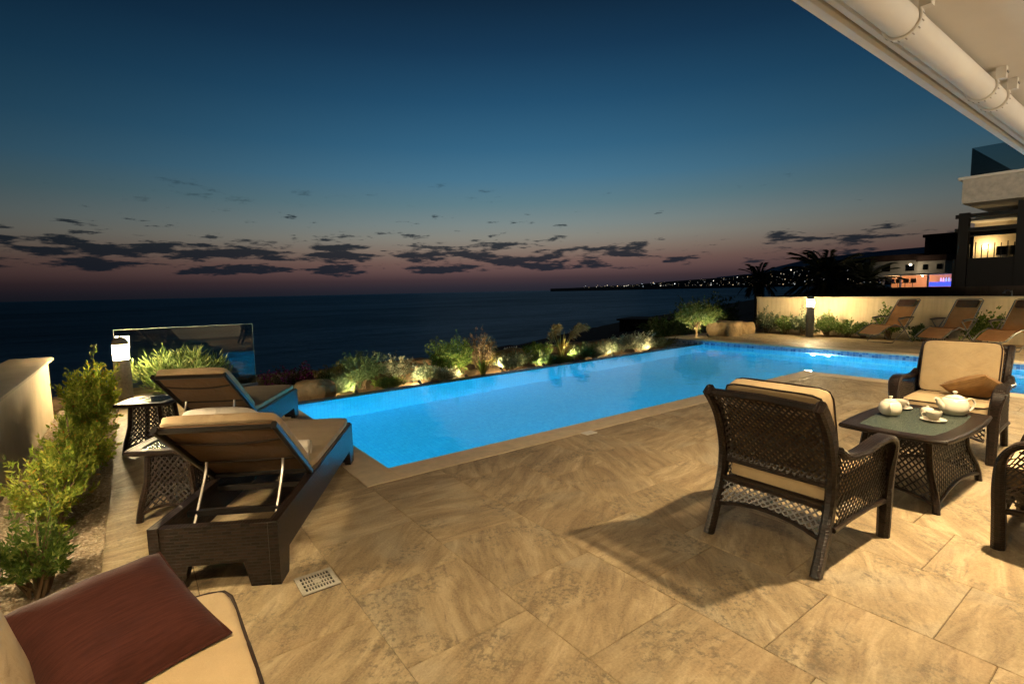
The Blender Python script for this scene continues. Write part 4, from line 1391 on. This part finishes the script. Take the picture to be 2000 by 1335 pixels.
dup(rc, (15.35, 3.50, 0), R(165), 'rust brown folding recliner in the middle of the three by the wall')
dup(rc, (15.3, 2.46, 0), R(165), 'rust brown folding recliner cut off by the right edge of the picture')

# ---------------------------------------------------------------- plants
LEAF = {
 'lime': m_leaf('lime_leaf', [(0, (.17, .25, .025)), (.45, (.30, .38, .045)), (.9, (.46, .48, .07)), (1, (.46, .20, .03))], .5),
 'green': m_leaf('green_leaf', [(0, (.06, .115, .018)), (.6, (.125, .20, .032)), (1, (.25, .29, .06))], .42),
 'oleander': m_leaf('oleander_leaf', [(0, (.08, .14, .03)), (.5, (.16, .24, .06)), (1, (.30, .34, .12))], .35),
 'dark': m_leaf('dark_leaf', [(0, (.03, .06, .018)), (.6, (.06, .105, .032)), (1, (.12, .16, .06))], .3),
 'silver': m_leaf('silver_leaf', [(0, (.12, .15, .09)), (.5, (.24, .26, .17)), (1, (.42, .42, .30))], .3),
 'gold': m_leaf('golden_leaf', [(0, (.20, .17, .04)), (.5, (.34, .28, .07)), (1, (.48, .42, .16))], .35),
 'red': m_leaf('reddish_leaf', [(0, (.10, .06, .035)), (.5, (.18, .13, .07)), (1, (.30, .24, .13))], .3),
 'pink': m_leaf('pink_petal', [(0, (.25, .03, .14)), (.6, (.40, .06, .24)), (1, (.52, .20, .34))], .35),
 'sage': m_leaf('sage_leaf', [(0, (.08, .11, .06)), (.6, (.16, .20, .12)), (1, (.28, .31, .20))], .3),
 'straw': m_leaf('straw_plume', [(0, (.16, .12, .06)), (.6, (.28, .22, .11)), (1, (.42, .35, .2))], .35),
 'palm': m_leaf('palm_leaf', [(0, (.018, .024, .012)), (1, (.04, .045, .02))], .15),
}
def leaf_mesh(name, pos, dirs, L, W, fold=.25, droop=0.0, r=rng):
    n = len(pos)
    d = dirs / np.linalg.norm(dirs, axis=1)[:, None]
    rv = r.normal(size=(n, 3)); rv[:, 2] *= .4
    s_ = np.cross(d, rv); s_ /= np.linalg.norm(s_, axis=1)[:, None] + 1e-9
    nm = np.cross(s_, d)
    nm *= np.sign(nm[:, 2:3] + 1e-6)
    Lr = (L * (.65 + .7 * r.random(n)))[:, None]; Wr = (W * (.7 + .6 * r.random(n)))[:, None]
    mid = pos + d * Lr * .45
    tip = pos + d * Lr; tip[:, 2:3] -= droop * Lr
    v = np.stack([pos, mid + s_ * Wr / 2 + nm * Wr * fold, tip, mid - s_ * Wr / 2 + nm * Wr * fold], 1).reshape(-1, 3)
    b = np.arange(n) * 4
    f = np.concatenate([np.stack([b, b + 1, b + 2], 1), np.stack([b, b + 2, b + 3], 1)], 0)
    me = bpy.data.meshes.new(name)
    me.from_pydata(v.tolist(), [], f.tolist())
    vr = r.random(n)
    at = me.attributes.new('vary', 'FLOAT', 'FACE'); at.data.foreach_set('value', np.concatenate([vr, vr]))
    return me

def shrub(name, label, cat, loc, rx, ry, h, n_twig, per, leaf, L, W, mats, seed, lift=.25, group=None, upr=.35, spiky=.0, trunk=0.0, flower=None, inner=.35):
    r = np.random.default_rng(seed)
    t = thing(name, label, cat, loc, 0, group)
    ctr = np.array([0, 0, trunk + (h - trunk) * .5]); rad = np.array([rx, ry, (h - trunk) * .5])
    dv = r.normal(size=(n_twig, 3)); dv[:, 2] = np.abs(dv[:, 2]) * .9 - .35
    dv /= np.linalg.norm(dv, axis=1)[:, None]
    lob = 1 + .22 * np.sin(3 * np.arctan2(dv[:, 1], dv[:, 0]) + seed) + .15 * np.sin(5 * dv[:, 2] + seed * 2)
    rr = (.50 + .55 * r.random(n_twig) ** .6) * lob
    rr += spiky * r.random(n_twig) ** 4 * np.clip(dv[:, 2], 0, 1)
    tips = ctr + dv * rad * rr[:, None]
    tips[:, 2] = np.maximum(tips[:, 2], .03)
    root = np.array([0, 0, trunk + .02]) + r.normal(size=(n_twig, 3)) * np.array([rx, ry, 0]) * .12
    mb = MB()
    if trunk:
        mb.tube([(0, 0, -.05), (.02, .01, trunk * .5), (0, 0, trunk + .1)], [.04, .03, .025], 7)
    for i in range(0, n_twig, max(1, n_twig // 26)):
        a, b = root[i], tips[i]
        m_ = a * .5 + b * .5 + np.array([0, 0, .12 * h])
        mb.tube([tuple(a), tuple(m_), tuple(b)], [.009, .006, .003], 4)
    mb.build('stems', M['trunk'] if trunk else M['stem'], t)
    k = inner + (1 - inner) * r.random((n_twig, per)) ** .7
    mid = root * .5 + tips * .5 + np.array([0, 0, .12 * h])
    kk = k[..., None]
    pos = (1 - kk) ** 2 * root[:, None] + 2 * kk * (1 - kk) * mid[:, None] + kk ** 2 * tips[:, None]
    pos = pos.reshape(-1, 3) + r.normal(size=(n_twig * per, 3)) * L * .25
    tg = np.repeat(tips - mid, per, 0)
    tg /= np.linalg.norm(tg, axis=1)[:, None] + 1e-9
    dirs = tg * .7 + r.normal(size=tg.shape) * .62 + np.array([0, 0, upr])
    pos[:, 2] = np.maximum(pos[:, 2], .01)
    link('foliage', leaf_mesh('foliage', pos, dirs, L, W, r=r), LEAF[leaf], t)
    if flower:
        sel = r.choice(n_twig, max(4, int(n_twig * .45)), replace=False)
        fp = np.repeat(tips[sel], 9, 0) + r.normal(size=(len(sel) * 9, 3)) * .022
        link('blossom', leaf_mesh('blossom', fp, r.normal(size=fp.shape) + (0, 0, .4), L * .9, W * 1.6, r=r), LEAF[flower], t)
    return t

# left bed
SG = 'shrubs in the gravel strip'
shrub('lime_shrub', 'leafy green shrub at the left picture edge beside the maroon pillow', 'shrub', (-.50, 3.55, -.06), .17, .22, .50, 70, 34, 'green', .036, .014, M, 11, group=SG, inner=.45)
shrub('lime_shrub', 'dense green shrub spreading over the gravel beside the near side table', 'shrub', (-.52, 4.45, -.06), .23, .34, .58, 100, 34, 'lime', .038, .015, M, 12, group=SG, inner=.45)
shrub('lime_shrub', 'bright yellow green shrub between the plastered wall and the far side table', 'shrub', (-.46, 5.35, -.06), .22, .36, .64, 150, 34, 'lime', .040, .016, M, 13, group=SG, inner=.45)
shrub('lime_shrub', 'lime shrub with reddish shoots in the middle of the gravel strip', 'shrub', (-.45, 6.45, -.06), .21, .36, .70, 150, 34, 'lime', .042, .017, M, 14, group=SG, spiky=.3)
shrub('lime_shrub', 'tall lime shrub with orange tips beside the left bollard lamp', 'shrub', (-.47, 7.65, -.06), .26, .36, .80, 170, 34, 'lime', .048, .020, M, 15, group=SG, spiky=.6)
shrub('oleander', 'bushy oleander with long pale leaves in front of the glass balustrade', 'shrub', (.52, 9.25, -.05), .56, .36, .80, 210, 22, 'oleander', .125, .020, M, 16, upr=.6)

# planted bed along the infinity edge
BG = 'shrubs in the bed along the infinity edge'
def bed(x, y, zt, w, leaf, seed, label, L=.042, W=.020, n=90, per=20, name='bed_shrub', **kw):
    return shrub(name, label, 'shrub', (x, y, -.29), w * .68, w * .56, (zt + .29) * 1.14, int(n * 1.9), per, leaf, L, W, M, seed, group=BG, **kw)
bed(2.28, 9.85, .19, .62, 'red', 31, 'pink flowering shrub at the left end of the infinity edge bed', flower='pink', n=70)
bed(2.98, 9.45, .22, .55, 'gold', 32, 'pale golden lit shrub left of the dark round bush', n=110)
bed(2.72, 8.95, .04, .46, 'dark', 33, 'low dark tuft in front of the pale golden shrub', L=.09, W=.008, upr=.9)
bed(3.36, 9.35, .33, .60, 'dark', 34, 'dark round bush with pale shoots near the left pool end', n=150, per=24, spiky=.5)
bed(4.16, 9.55, .22, .46, 'silver', 35, 'pale silvery shrub with a spike standing alone before the rock', n=70, spiky=.7)
bed(4.62, 9.15, .08, .42, 'sage', 36, 'small grey green shrub left of the big round bush', n=70)
bed(5.40, 9.45, .43, .74, 'green', 37, 'big round green bush in the middle of the bed', n=200, per=24, spiky=.3)
bed(6.35, 9.85, .48, .66, 'red', 38, 'tall reddish shrub with pale upright shoots right of the big bush', n=90, spiky=.6, L=.045)
bed(6.62, 9.95, .10, .62, 'gold', 39, 'yellow lit shrub behind the spiky agave', n=110)
bed(6.78, 9.30, .02, .56, 'sage', 40, 'grey green cushion shrub in front of the lattice panel', n=90, per=24)
bed(7.95, 9.75, .24, .58, 'green', 41, 'olive green bush left of the sword leaf plant', n=110, spiky=.3)
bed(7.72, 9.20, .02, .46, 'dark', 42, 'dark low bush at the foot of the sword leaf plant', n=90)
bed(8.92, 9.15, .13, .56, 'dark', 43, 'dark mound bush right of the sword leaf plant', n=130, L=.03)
bed(9.98, 9.40, .11, .66, 'sage', 44, 'grey leaved shrub, first of four before the pool end', n=90, spiky=.3)
bed(10.75, 9.62, .12, .66, 'silver', 45, 'silver leaved shrub, second of four before the pool end', n=90, spiky=.3)
bed(11.35, 9.40, .18, .78, 'silver', 46, 'brightest silver shrub, third of four before the pool end', n=130, spiky=.4, L=.045, W=.022)
bed(12.40, 9.50, .06, .80, 'sage', 47, 'low grey shrub against the pool end wall', n=110)
bed(3.75, 8.95, -.06, .40, 'green', 51, 'low green clump between the dark round bush and the silvery shrub', L=.06, W=.012, n=60)
bed(5.00, 9.00, -.04, .42, 'silver', 52, 'low pale clump in front of the big round bush', n=60)
bed(7.25, 9.55, .06, .50, 'sage', 53, 'grey clump between the lattice panel and the olive bush', n=70)
bed(9.45, 9.25, .02, .52, 'silver', 54, 'small silver clump left of the four shrubs at the pool end', n=70)
bed(8.05, 8.98, -.10, .40, 'green', 55, 'low green tuft in front of the sword leaf plant', L=.08, W=.010, n=50, upr=.8)
shrub('oleander', 'round lit oleander bush on a short trunk at the pool corner', 'shrub', (13.75, 9.15, -.02), .60, .58, 1.10, 190, 20, 'oleander', .13, .022, M, 48, trunk=.22, upr=.3)

def sword_plant(label, loc, n, h, wbase, leaf, spread, seed, cat='plant', name='sword_leaf_plant'):
    t = thing(name, label, cat, loc)
    r = random.Random(seed)
    for i in range(n):
        a = r.random() * 6.28; lean = spread * (.25 + .75 * r.random()); L = h * (.7 + .35 * r.random())
        d = Vector((math.cos(a), math.sin(a), 0)); s_ = Vector((-math.sin(a), math.cos(a), 0))
        vs = []; fs = []
        K = 6
        for k in range(K + 1):
            f = k / K
            p = d * (.03 + lean * L * f ** 1.5) + Vector((0, 0, L * f * (1 - .18 * lean * f * f)))
            w = wbase * (1 - f ** 2.2) * (.6 + .8 * min(1, f * 3)) / 1.4 + .001
            vs += [p + s_ * w / 2, p - d * w * .12, p - s_ * w / 2]
        for k in range(K):
            fs += [(k * 3, k * 3 + 1, k * 3 + 4, k * 3 + 3), (k * 3 + 1, k * 3 + 2, k * 3 + 5, k * 3 + 4)]
        me = bpy.data.meshes.new('leaf'); me.from_pydata([tuple(v) for v in vs], [], fs)
        at = me.attributes.new('vary', 'FLOAT', 'FACE'); at.data.foreach_set('value', [r.random()] * len(fs))
        link('leaf', me, LEAF[leaf], t)
    return t
sword_plant('spiky agave with dark narrow leaves at the pool edge', (5.86, 8.98, -.29), 16, .46, .05, 'green', .75, 3, name='agave')
sword_plant('upright sword leaf plant lit from below by a garden spot', (8.45, 9.38, -.29), 17, .80, .065, 'gold', .38, 4)

def plume(label, loc, n, h, lean, seed):
    t = thing('plume_grass', label, 'grass', loc)
    r = np.random.default_rng(seed)
    for i in range(n):
        a = lean[0] + r.normal() * .35; ln = lean[1] * (.6 + .6 * r.random()); hh = h * (.8 + .3 * r.random())
        d = np.array([math.cos(a), math.sin(a), 0])
        f = np.linspace(0, 1, 10)
        P = d[None] * (ln * f ** 2.2)[:, None] + np.array([0, 0, 1])[None] * (hh * (f - .16 * f ** 4 * (1 + ln)))[:, None]
        mb = MB(); mb.tube([tuple(p) for p in P], list(np.linspace(.006, .002, 10)), 4); st = mb.build('stalk', M['stem'], t)
        k = .5 + .5 * r.random(170)
        pos = np.stack([np.interp(k, f, P[:, j]) for j in range(3)], 1)
        dirs = np.stack([np.interp(np.minimum(k + .05, 1), f, P[:, j]) - np.interp(k - .05, f, P[:, j]) for j in range(3)], 1)
        dirs /= np.linalg.norm(dirs, axis=1)[:, None]
        dirs = dirs * .8 + r.normal(size=dirs.shape) * .35 + np.array([0, 0, -.15])
        link('plume', leaf_mesh('plume', pos, dirs, .13, .007, droop=.25, r=r), LEAF['straw'], st)
    return t
plume('feathery plume grass leaning over the sword leaf plant', (8.35, 9.75, -.29), 5, 1.15, (R(-20), .22), 5)
plume('feathery plume grass bending to the right, right of the sword leaf plant', (9.15, 9.95, -.29), 5, 1.25, (R(-25), .55), 6)

# low garden spots in the bed
def garden_spot(loc, aim, energy, label):
    t = thing('garden_spot', label, 'lamp', loc, 0, 'garden spots in the bed')
    d = Vector(aim).normalized(); q = d.to_track_quat('Z', 'Y').to_matrix()
    mb = MB(); mb.tube([(0, 0, -.06), (0, 0, .05)], .008, 6); mb.build('spike', M['black'], t)
    mb = MB(); mb.lathe([(.018, -.03), (.03, .0), (.034, .05), (.030, .048)], 16, (0, 0, .08), q); mb.build('head', M['black'], t)
    mb = MB(); mb.lathe([(.0005, .042), (.029, .044)], 16, (0, 0, .08), q); mb.build('lens', M['downlens'], t)
    ld = bpy.data.lights.new('garden_spot_light', 'SPOT')
    ld.energy = energy * 5.5; ld.color = (1, .78, .42); ld.spot_size = R(160); ld.spot_blend = .7; ld.shadow_soft_size = .03
    lo = bpy.data.objects.new('garden_spot_light', ld); lo.location = Vector((0, 0, .08)) + d * .06
    lo.rotation_euler = d.to_track_quat('-Z', 'Y').to_euler(); C.objects.link(lo); lo.parent = t
garden_spot((3.02, 8.62, -.27), (-.1, .8, .35), 14, 'garden spot at the foot of the pale golden shrub')
garden_spot((4.30, 8.78, -.27), (.0, .9, .35), 13, 'garden spot below the lone silvery shrub')
garden_spot((6.40, 9.05, -.27), (.1, .8, .35), 16, 'garden spot behind the spiky agave')
garden_spot((8.50, 9.02, -.27), (.0, .45, .8), 18, 'garden spot shining up the sword leaf plant')
garden_spot((11.2, 8.85, -.27), (.1, .8, .45), 12, 'garden spot below the brightest silver shrub')
garden_spot((13.55, 8.62, .0), (.2, .6, .65), 14, 'garden spot below the round oleander at the pool corner')

garden_spot((5.30, 8.72, -.27), (.0, .8, .5), 13, 'added garden spot evening out the light below the big round bush')  # this spot and the next two are added for evener bed lighting
garden_spot((7.45, 8.85, -.27), (.0, .8, .45), 13, 'added garden spot evening out the light below the olive bush')
garden_spot((9.75, 8.85, -.27), (.1, .8, .45), 12, 'added garden spot evening out the light below the grey leaved shrubs')

# shrubs along the long wall
WG = 'shrubs along the long wall'
def wsh(y, zt, w, leaf, seed, label, x=16.42, n=80, L=.075, W=.036, **kw):
    shrub('wall_shrub', label, 'shrub', (x, y, -.02), .30, w * .52, zt, n, 15, leaf, L, W, M, seed, group=WG, **kw)
wsh(8.35, .82, .72, 'sage', 61, 'grey green shrub at the left end of the long wall', spiky=.3)
wsh(7.78, .60, .66, 'oleander', 62, 'green shrub second from the left end of the long wall')
wsh(7.28, .70, .56, 'sage', 63, 'upright grey green shrub just left of the bollard lamp', spiky=.4)
wsh(6.58, .72, .50, 'oleander', 64, 'tall yellowish shrub just right of the bollard lamp', spiky=.4)
wsh(6.02, .52, .60, 'oleander', 65, 'low shrub between the bollard lamp and the first recliner')
wsh(5.62, .46, .50, 'green', 66, 'small green shrub left of the first recliner')
wsh(5.05, .92, .70, 'green', 67, 'leafy shrub rising behind the first recliner', spiky=.5)
wsh(4.25, .42, .70, 'dark', 68, 'dark shrub behind and below the middle recliner')
wsh(3.22, .84, .95, 'green', 69, 'wide leafy shrub between the middle and the right recliner', n=130, spiky=.3)
plate('planting_bed', 16.022, 16.898, -.4, 9.3, -.3, -.02, M['soil'])

# dark bushes left of the wall
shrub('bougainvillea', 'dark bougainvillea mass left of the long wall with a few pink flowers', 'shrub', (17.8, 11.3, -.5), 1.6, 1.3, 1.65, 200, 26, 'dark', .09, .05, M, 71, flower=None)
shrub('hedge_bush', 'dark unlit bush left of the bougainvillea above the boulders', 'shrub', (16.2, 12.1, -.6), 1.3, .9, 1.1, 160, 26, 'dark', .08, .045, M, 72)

fl = thing('added_flood', 'added flood light brightening the neighbouring balcony, unseen on the villa corner', 'lamp', (12.42, 1.0, 3.30))  # added out of view to light the neighbour's balcony slab
mb = MB(); mb.box((0, 0, 0), (.10, .22, .16)); mb.build('housing', M['black'], fl, smooth=False)
mb = MB(); mb.box((-.09, 0, .0), (.10, .05, .05)); mb.build('bracket', M['black'], fl, smooth=False)
ld = bpy.data.lights.new('added_flood_lamp', 'SPOT'); ld.energy = 1900; ld.color = (1, .86, .66); ld.spot_size = R(48); ld.spot_blend = .5; ld.shadow_soft_size = .08
lo = bpy.data.objects.new('added_flood_lamp', ld); lo.location = (.10, 0, 0); lo.rotation_euler = Vector((1, .22, .16)).to_track_quat('-Z', 'Y').to_euler(); C.objects.link(lo); lo.parent = fl

# ---------------------------------------------------------------- palms beyond the wall
def palm(label, loc, trunk_h, frond_l, n, seed):
    t = thing('palm_tree', label, 'palm', loc, 0, 'palms beyond the wall')
    r = np.random.default_rng(seed)
    mb = MB(); pts = [(0.05 * math.sin(z * 2), 0, z) for z in np.linspace(0, trunk_h, 9)]
    mb.tube(pts, list(np.linspace(.28, .20, 8)) + [.26], 10); mb.build('trunk', M['trunk'], t)
    for i in range(n):
        a = i * 2.399 + r.random() * .3; e = R(80 - 115 * (i / n)) + r.normal() * .08
        L = frond_l * (.85 + .25 * r.random())
        d = np.array([math.cos(a), math.sin(a), 0.])
        f = np.linspace(0, 1, 12)
        ang = e - f * R(55)
        dx = np.concatenate([[0], np.cumsum(np.cos(ang[:-1]))]) / 11 * L; dz = np.concatenate([[0], np.cumsum(np.sin(ang[:-1]))]) / 11 * L
        P = d[None] * dx[:, None] + np.array([0, 0, 1.])[None] * dz[:, None] + np.array([0, 0, trunk_h])
        k = np.repeat(np.linspace(.14, 1, 44), 2); sgn = np.tile([1., -1.], 44)
        pos = np.stack([np.interp(k, f, P[:, j]) for j in range(3)], 1)
        tg = np.stack([np.interp(np.minimum(k + .04, 1.), f, P[:, j]) - np.interp(k - .04, f, P[:, j]) for j in range(3)], 1)
        tg /= np.linalg.norm(tg, axis=1)[:, None]
        sd = np.cross(tg, [0, 0, 1]); sd /= np.linalg.norm(sd, axis=1)[:, None] + 1e-9
        dirs = tg * .75 + sd * sgn[:, None] * .7 + np.array([0, 0, -.12])
        me = leaf_mesh('frond', pos, dirs, L * .24, .032, droop=.12, r=r)
        link('frond', me, LEAF['palm'], t)
    return t
palm('slim dark palm at the left, in front of the far town lights', (28, 14.75, -.6), 2.35, 1.15, 34, 81)
palm('largest dark palm in the middle, above the bollard lamp', (29, 11.7, -.6), 2.3, 2.1, 44, 82)
palm('bushy dark palm at the right, left of the lit bar', (31, 10.65, -.6), 2.1, 1.6, 40, 83)

# ---------------------------------------------------------------- neighbouring buildings
def nb():
    t = thing('neighbour_house', 'neighbouring stone clad house with a glass railed balcony at the right edge', 'house', (25, 0, 0))
    mb = MB(); mb.box((4, 1.6, 4.80), (8, 8.0, .86)); mb.build('balcony_slab', M['stone'], t, smooth=False)
    mb = MB(); mb.box((3.95, 1.65, 5.275), (8.12, 8.14, .09)); mb.build('balcony_coping', M['soffit'], t, smooth=False)
    mb = MB(); mb.box((.12, 1.4, 5.84), (.015, 8.0, 1.02)); mb.build('glass_rail', M['glassdark'], t, smooth=False)
    mb = MB(); mb.box((3.6, 5.42, 5.84), (6.9, .015, 1.02)); mb.build('glass_rail', M['glassdark'], t, smooth=False)
    for y, h in ((5.55, 4.05), (3.95, 4.30)):
        mb = MB(); mb.box((.35, y, h / 2 - .3), (.26, .30, h + .6)); mb.build('pergola_post', M['darkwood'], t, smooth=False)
    for z in (4.18 - .25, 3.42):
        mb = MB(); mb.box((.30, 4.2, z), (.14, 3.2, .14)); mb.build('pergola_beam', M['darkwood'], t, smooth=False)
    mb = MB(); mb.box((1.2, 3.55, .87), (1.6, 4.6, 3.0)); mb.build('lower_wall', M['darkwood'], t, smooth=False)
    mb = MB(); mb.box((2.6, 3.9, 3.43), (.2, 4.3, .22)); mb.build('lintel', M['darkwood'], t, smooth=False)
    # lit recess seen through the pergola
    mb = MB(); mb.box((4.2, 3.9, 3.2), (.2, 4.25, 2.2)); mb.build('lit_wall', M['plaster_l'], t, smooth=False)
    mb = MB(); mb.box((3.5, 3.9, 4.0), (1.5, 4.25, .1)); mb.build('recess_ceiling', M['soffit'], t, smooth=False)
    for y0 in (5.12, 4.70):
        mb = MB(); mb.box((4.08, y0, 2.76), (.06, .34, .36)); f = mb.build('window_frame', M['darkwood'], t, smooth=False)
        mb = MB(); mb.box((4.045, y0, 2.76), (.01, .28, .30)); mb.build('pane', M['glassdark'], f, smooth=False)
    rb = random.Random(4)
    for k in range(19):      # dark balustrade bars in front of the lit recess
        mb = MB(); mb.box((2.55, 2.6 + k * .19, 2.36 + .27 + .1 * rb.random()), (.03, .03, .55 + .2 * rb.random())); mb.build('railing_bar', M['darkwood'], t, smooth=False)
    mb = MB(); mb.lathe([(.0005, -.06), (.06, -.05), (.08, .05), (.0005, .06)], 14, (4.03, 5.64, 2.92)); mb.build('wall_lamp', m_emit('wall_lamp_glow', (1, .75, .35), 30), t)
    ld = bpy.data.lights.new('wall_lamp_light', 'POINT'); ld.energy = 32; ld.color = (1, .70, .32); ld.shadow_soft_size = .08
    lo = bpy.data.objects.new('wall_lamp_light', ld); lo.location = (3.80, 5.60, 2.98); C.objects.link(lo); lo.parent = t
M['glassdark'] = m_thin_glass('tinted_glass', (.55, .63, .66), .0, 1.0, 1.45)[0]
nb()

fn_ = thing('boundary_fence', 'dark brown board fence behind the long plastered wall', 'fence', (22, 3.0, -.5))
k = 0
while k < 44:
    mb = MB(); mb.box((0, -4 + k * .2, .92), (.03, .196, 1.86)); mb.build('board', M['darkwall'], fn_, smooth=False); k += 1
for z in (.35, 1.5):
    mb = MB(); mb.box((.045, .3, z), (.05, 8.8, .08)); mb.build('rail', M['darkwall'], fn_, smooth=False)

def bar():
    t = thing('beach_bar', 'lit open bar pavilion with pink wall and blue counter beyond the palms', 'bar', (42, 11.6, 0))
    P_ = simple('pink_wall', (.55, .30, .20), .9, .1)
    mb = MB(); mb.box((2.2, -.3, 1.40), (.2, 4.4, 1.4)); mb.build('back_wall', P_, t, smooth=False)
    mb = MB(); mb.box((1.1, -.3, 2.06), (2.6, 4.6, .10)); mb.build('roof_slab', M['soffit'], t, smooth=False)
    mb = MB(); mb.box((1.1, -.3, .85), (2.6, 4.5, .7)); mb.build('floor_base', M['darkwall'], t, smooth=False)
    for y in (1.75, .75, -.75, -2.45):
        mb = MB(); mb.box((0, y, 1.62), (.10, .10, .9)); mb.build('post', M['soffit'], t, smooth=False)
    mb = MB(); mb.box((.6, -1.5, 1.38), (.5, 1.7, .28)); mb.build('counter', m_emit('blue_led', (.06, .10, 1.0), 1.6), t, smooth=False)
    r = random.Random(2)
    for k in range(9):
        mb = MB(); mb.lathe([(.05, 0), (.05, .16), (.02, .22), (.02, .28)], 8, (1.9, -.95 - k * .14, 1.55)); mb.build('bottle', m_emit('blue_bottle_%d' % k, (.35 + .4 * r.random(), .45, 1.0), 1.4), t)
    for k in range(4):
        mb = MB(); mb.tube([(.6, 1.5 - k * .42, 1.22), (.6, 1.5 - k * .42, 1.5)], .02, 5); mb.box((.6, 1.5 - k * .42, 1.52), (.3, .34, .05)); mb.box((.75, 1.5 - k * .42, 1.66), (.04, .32, .28)); mb.build('bar_stool', M['black'], t, smooth=False)
    for (x, y, z, e, c) in ((1.3, 1.4, 1.9, 40, (1, .6, .25)), (1.3, -.1, 1.95, 45, (1, .66, .36)), (1.3, -1.9, 1.95, 30, (.85, .45, .65))):
        mb = MB(); mb.lathe([(.0005, -.05), (.06, 0), (.0005, .05)], 10, (x, y, z)); mb.build('lamp_globe', m_emit('bar_globe', (1, .8, .5), 12), t)
        ld = bpy.data.lights.new('bar_light', 'POINT'); ld.energy = e; ld.color = c; ld.shadow_soft_size = .07
        lo = bpy.data.objects.new('bar_light', ld); lo.location = (x - .25, y, z - .12); C.objects.link(lo); lo.parent = t
bar()
def house(label, loc, size, roof_h, m, seed, rz=0, name='flat_roof_house', wins=((-.3, .1), (.2, .1))):
    t = thing(name, label, 'house', loc, rz)
    sx, sy, sz = size
    mb = MB(); mb.box((0, 0, sz / 2), size); mb.build('wall', m, t, smooth=False)
    mb = MB(); mb.box((0, 0, sz + roof_h / 2), (sx * 1.08, sy * 1.10, roof_h)); mb.build('roof', M['roof'], t, smooth=False)
    for wy, wz in wins:
        mb = MB(); mb.box((-sx / 2 - .02, wy * sy, sz * (.5 + wz)), (.08, sy * .18, sz * .36)); f = mb.build('window_frame', M['darkwood'], t, smooth=False)
        mb = MB(); mb.box((-sx / 2 - .065, wy * sy, sz * (.5 + wz)), (.01, sy * .155, sz * .31)); mb.build('pane', M['glassdark'], f, smooth=False)
    return t
def house_fill_lamp(loc, energy, label):  # lamp added to brighten the grey house above the bar
    b = thing('house_fill_lamp', label, 'lamp', loc)
    mb = MB(); mb.lathe([(.0005, -.10), (.09, -.06), (.10, .0), (.05, .05), (.0005, .06)], 12); mb.build('globe', m_emit('house_fill_globe', (1, .85, .6), 14), b)
    ld = bpy.data.lights.new('house_fill_light', 'POINT'); ld.energy = energy; ld.color = (1, .86, .64); ld.shadow_soft_size = .12
    lo = bpy.data.objects.new('house_fill_light', ld); lo.location = (-.2, 0, -.15); C.objects.link(lo); lo.parent = b
house_fill_lamp((54.6, 15.4, 3.1), 45, 'added lamp brightening the flat roofed grey house')
house('flat roofed grey house with a dark roof above the lit bar', (58, 16.9, 1.9), (4, 3.6, 1.6), .55, M['greywall'], 1)
house('small pale house wing right of the flat roofed grey house', (57, 14.2, 2.1), (3, 1.9, 1.25), .5, M['greywall'], 2)
house('dark hillside house high up left of the neighbour pergola', (70, 16.3, .0), (5, 3.2, 6.2), .3, M['darkwall'], 3)
house('unlit flat roofed house on the slope below the oleander', (66, 52.0, -7.2), (7, 8, 3.8), .25, M['darkwall'], 4, R(22))
house('unlit low house with a broad roof below the plume grass', (33, 40.5, -7.4), (6, 9, 2.0), .9, M['darkwall'], 5, R(25))

# garden tap above the wall line
t = thing('garden_shower', 'thin bent chrome pipe standing behind the long wall', 'shower', (18.2, 2.95, -.4))
mb = MB(); mb.tube(smooth_path([(0, 0, 0), (0, 0, 1.5), (0, .02, 1.62), (0, .10, 1.66), (0, .15, 1.60)], 4), .014, 8); mb.build('pipe', M['steel'], t)
mb = MB(); mb.lathe([(.02, 0), (.04, -.02), (.0005, -.022)], 12, (0, .15, 1.60)); mb.build('head', M['steel'], t)
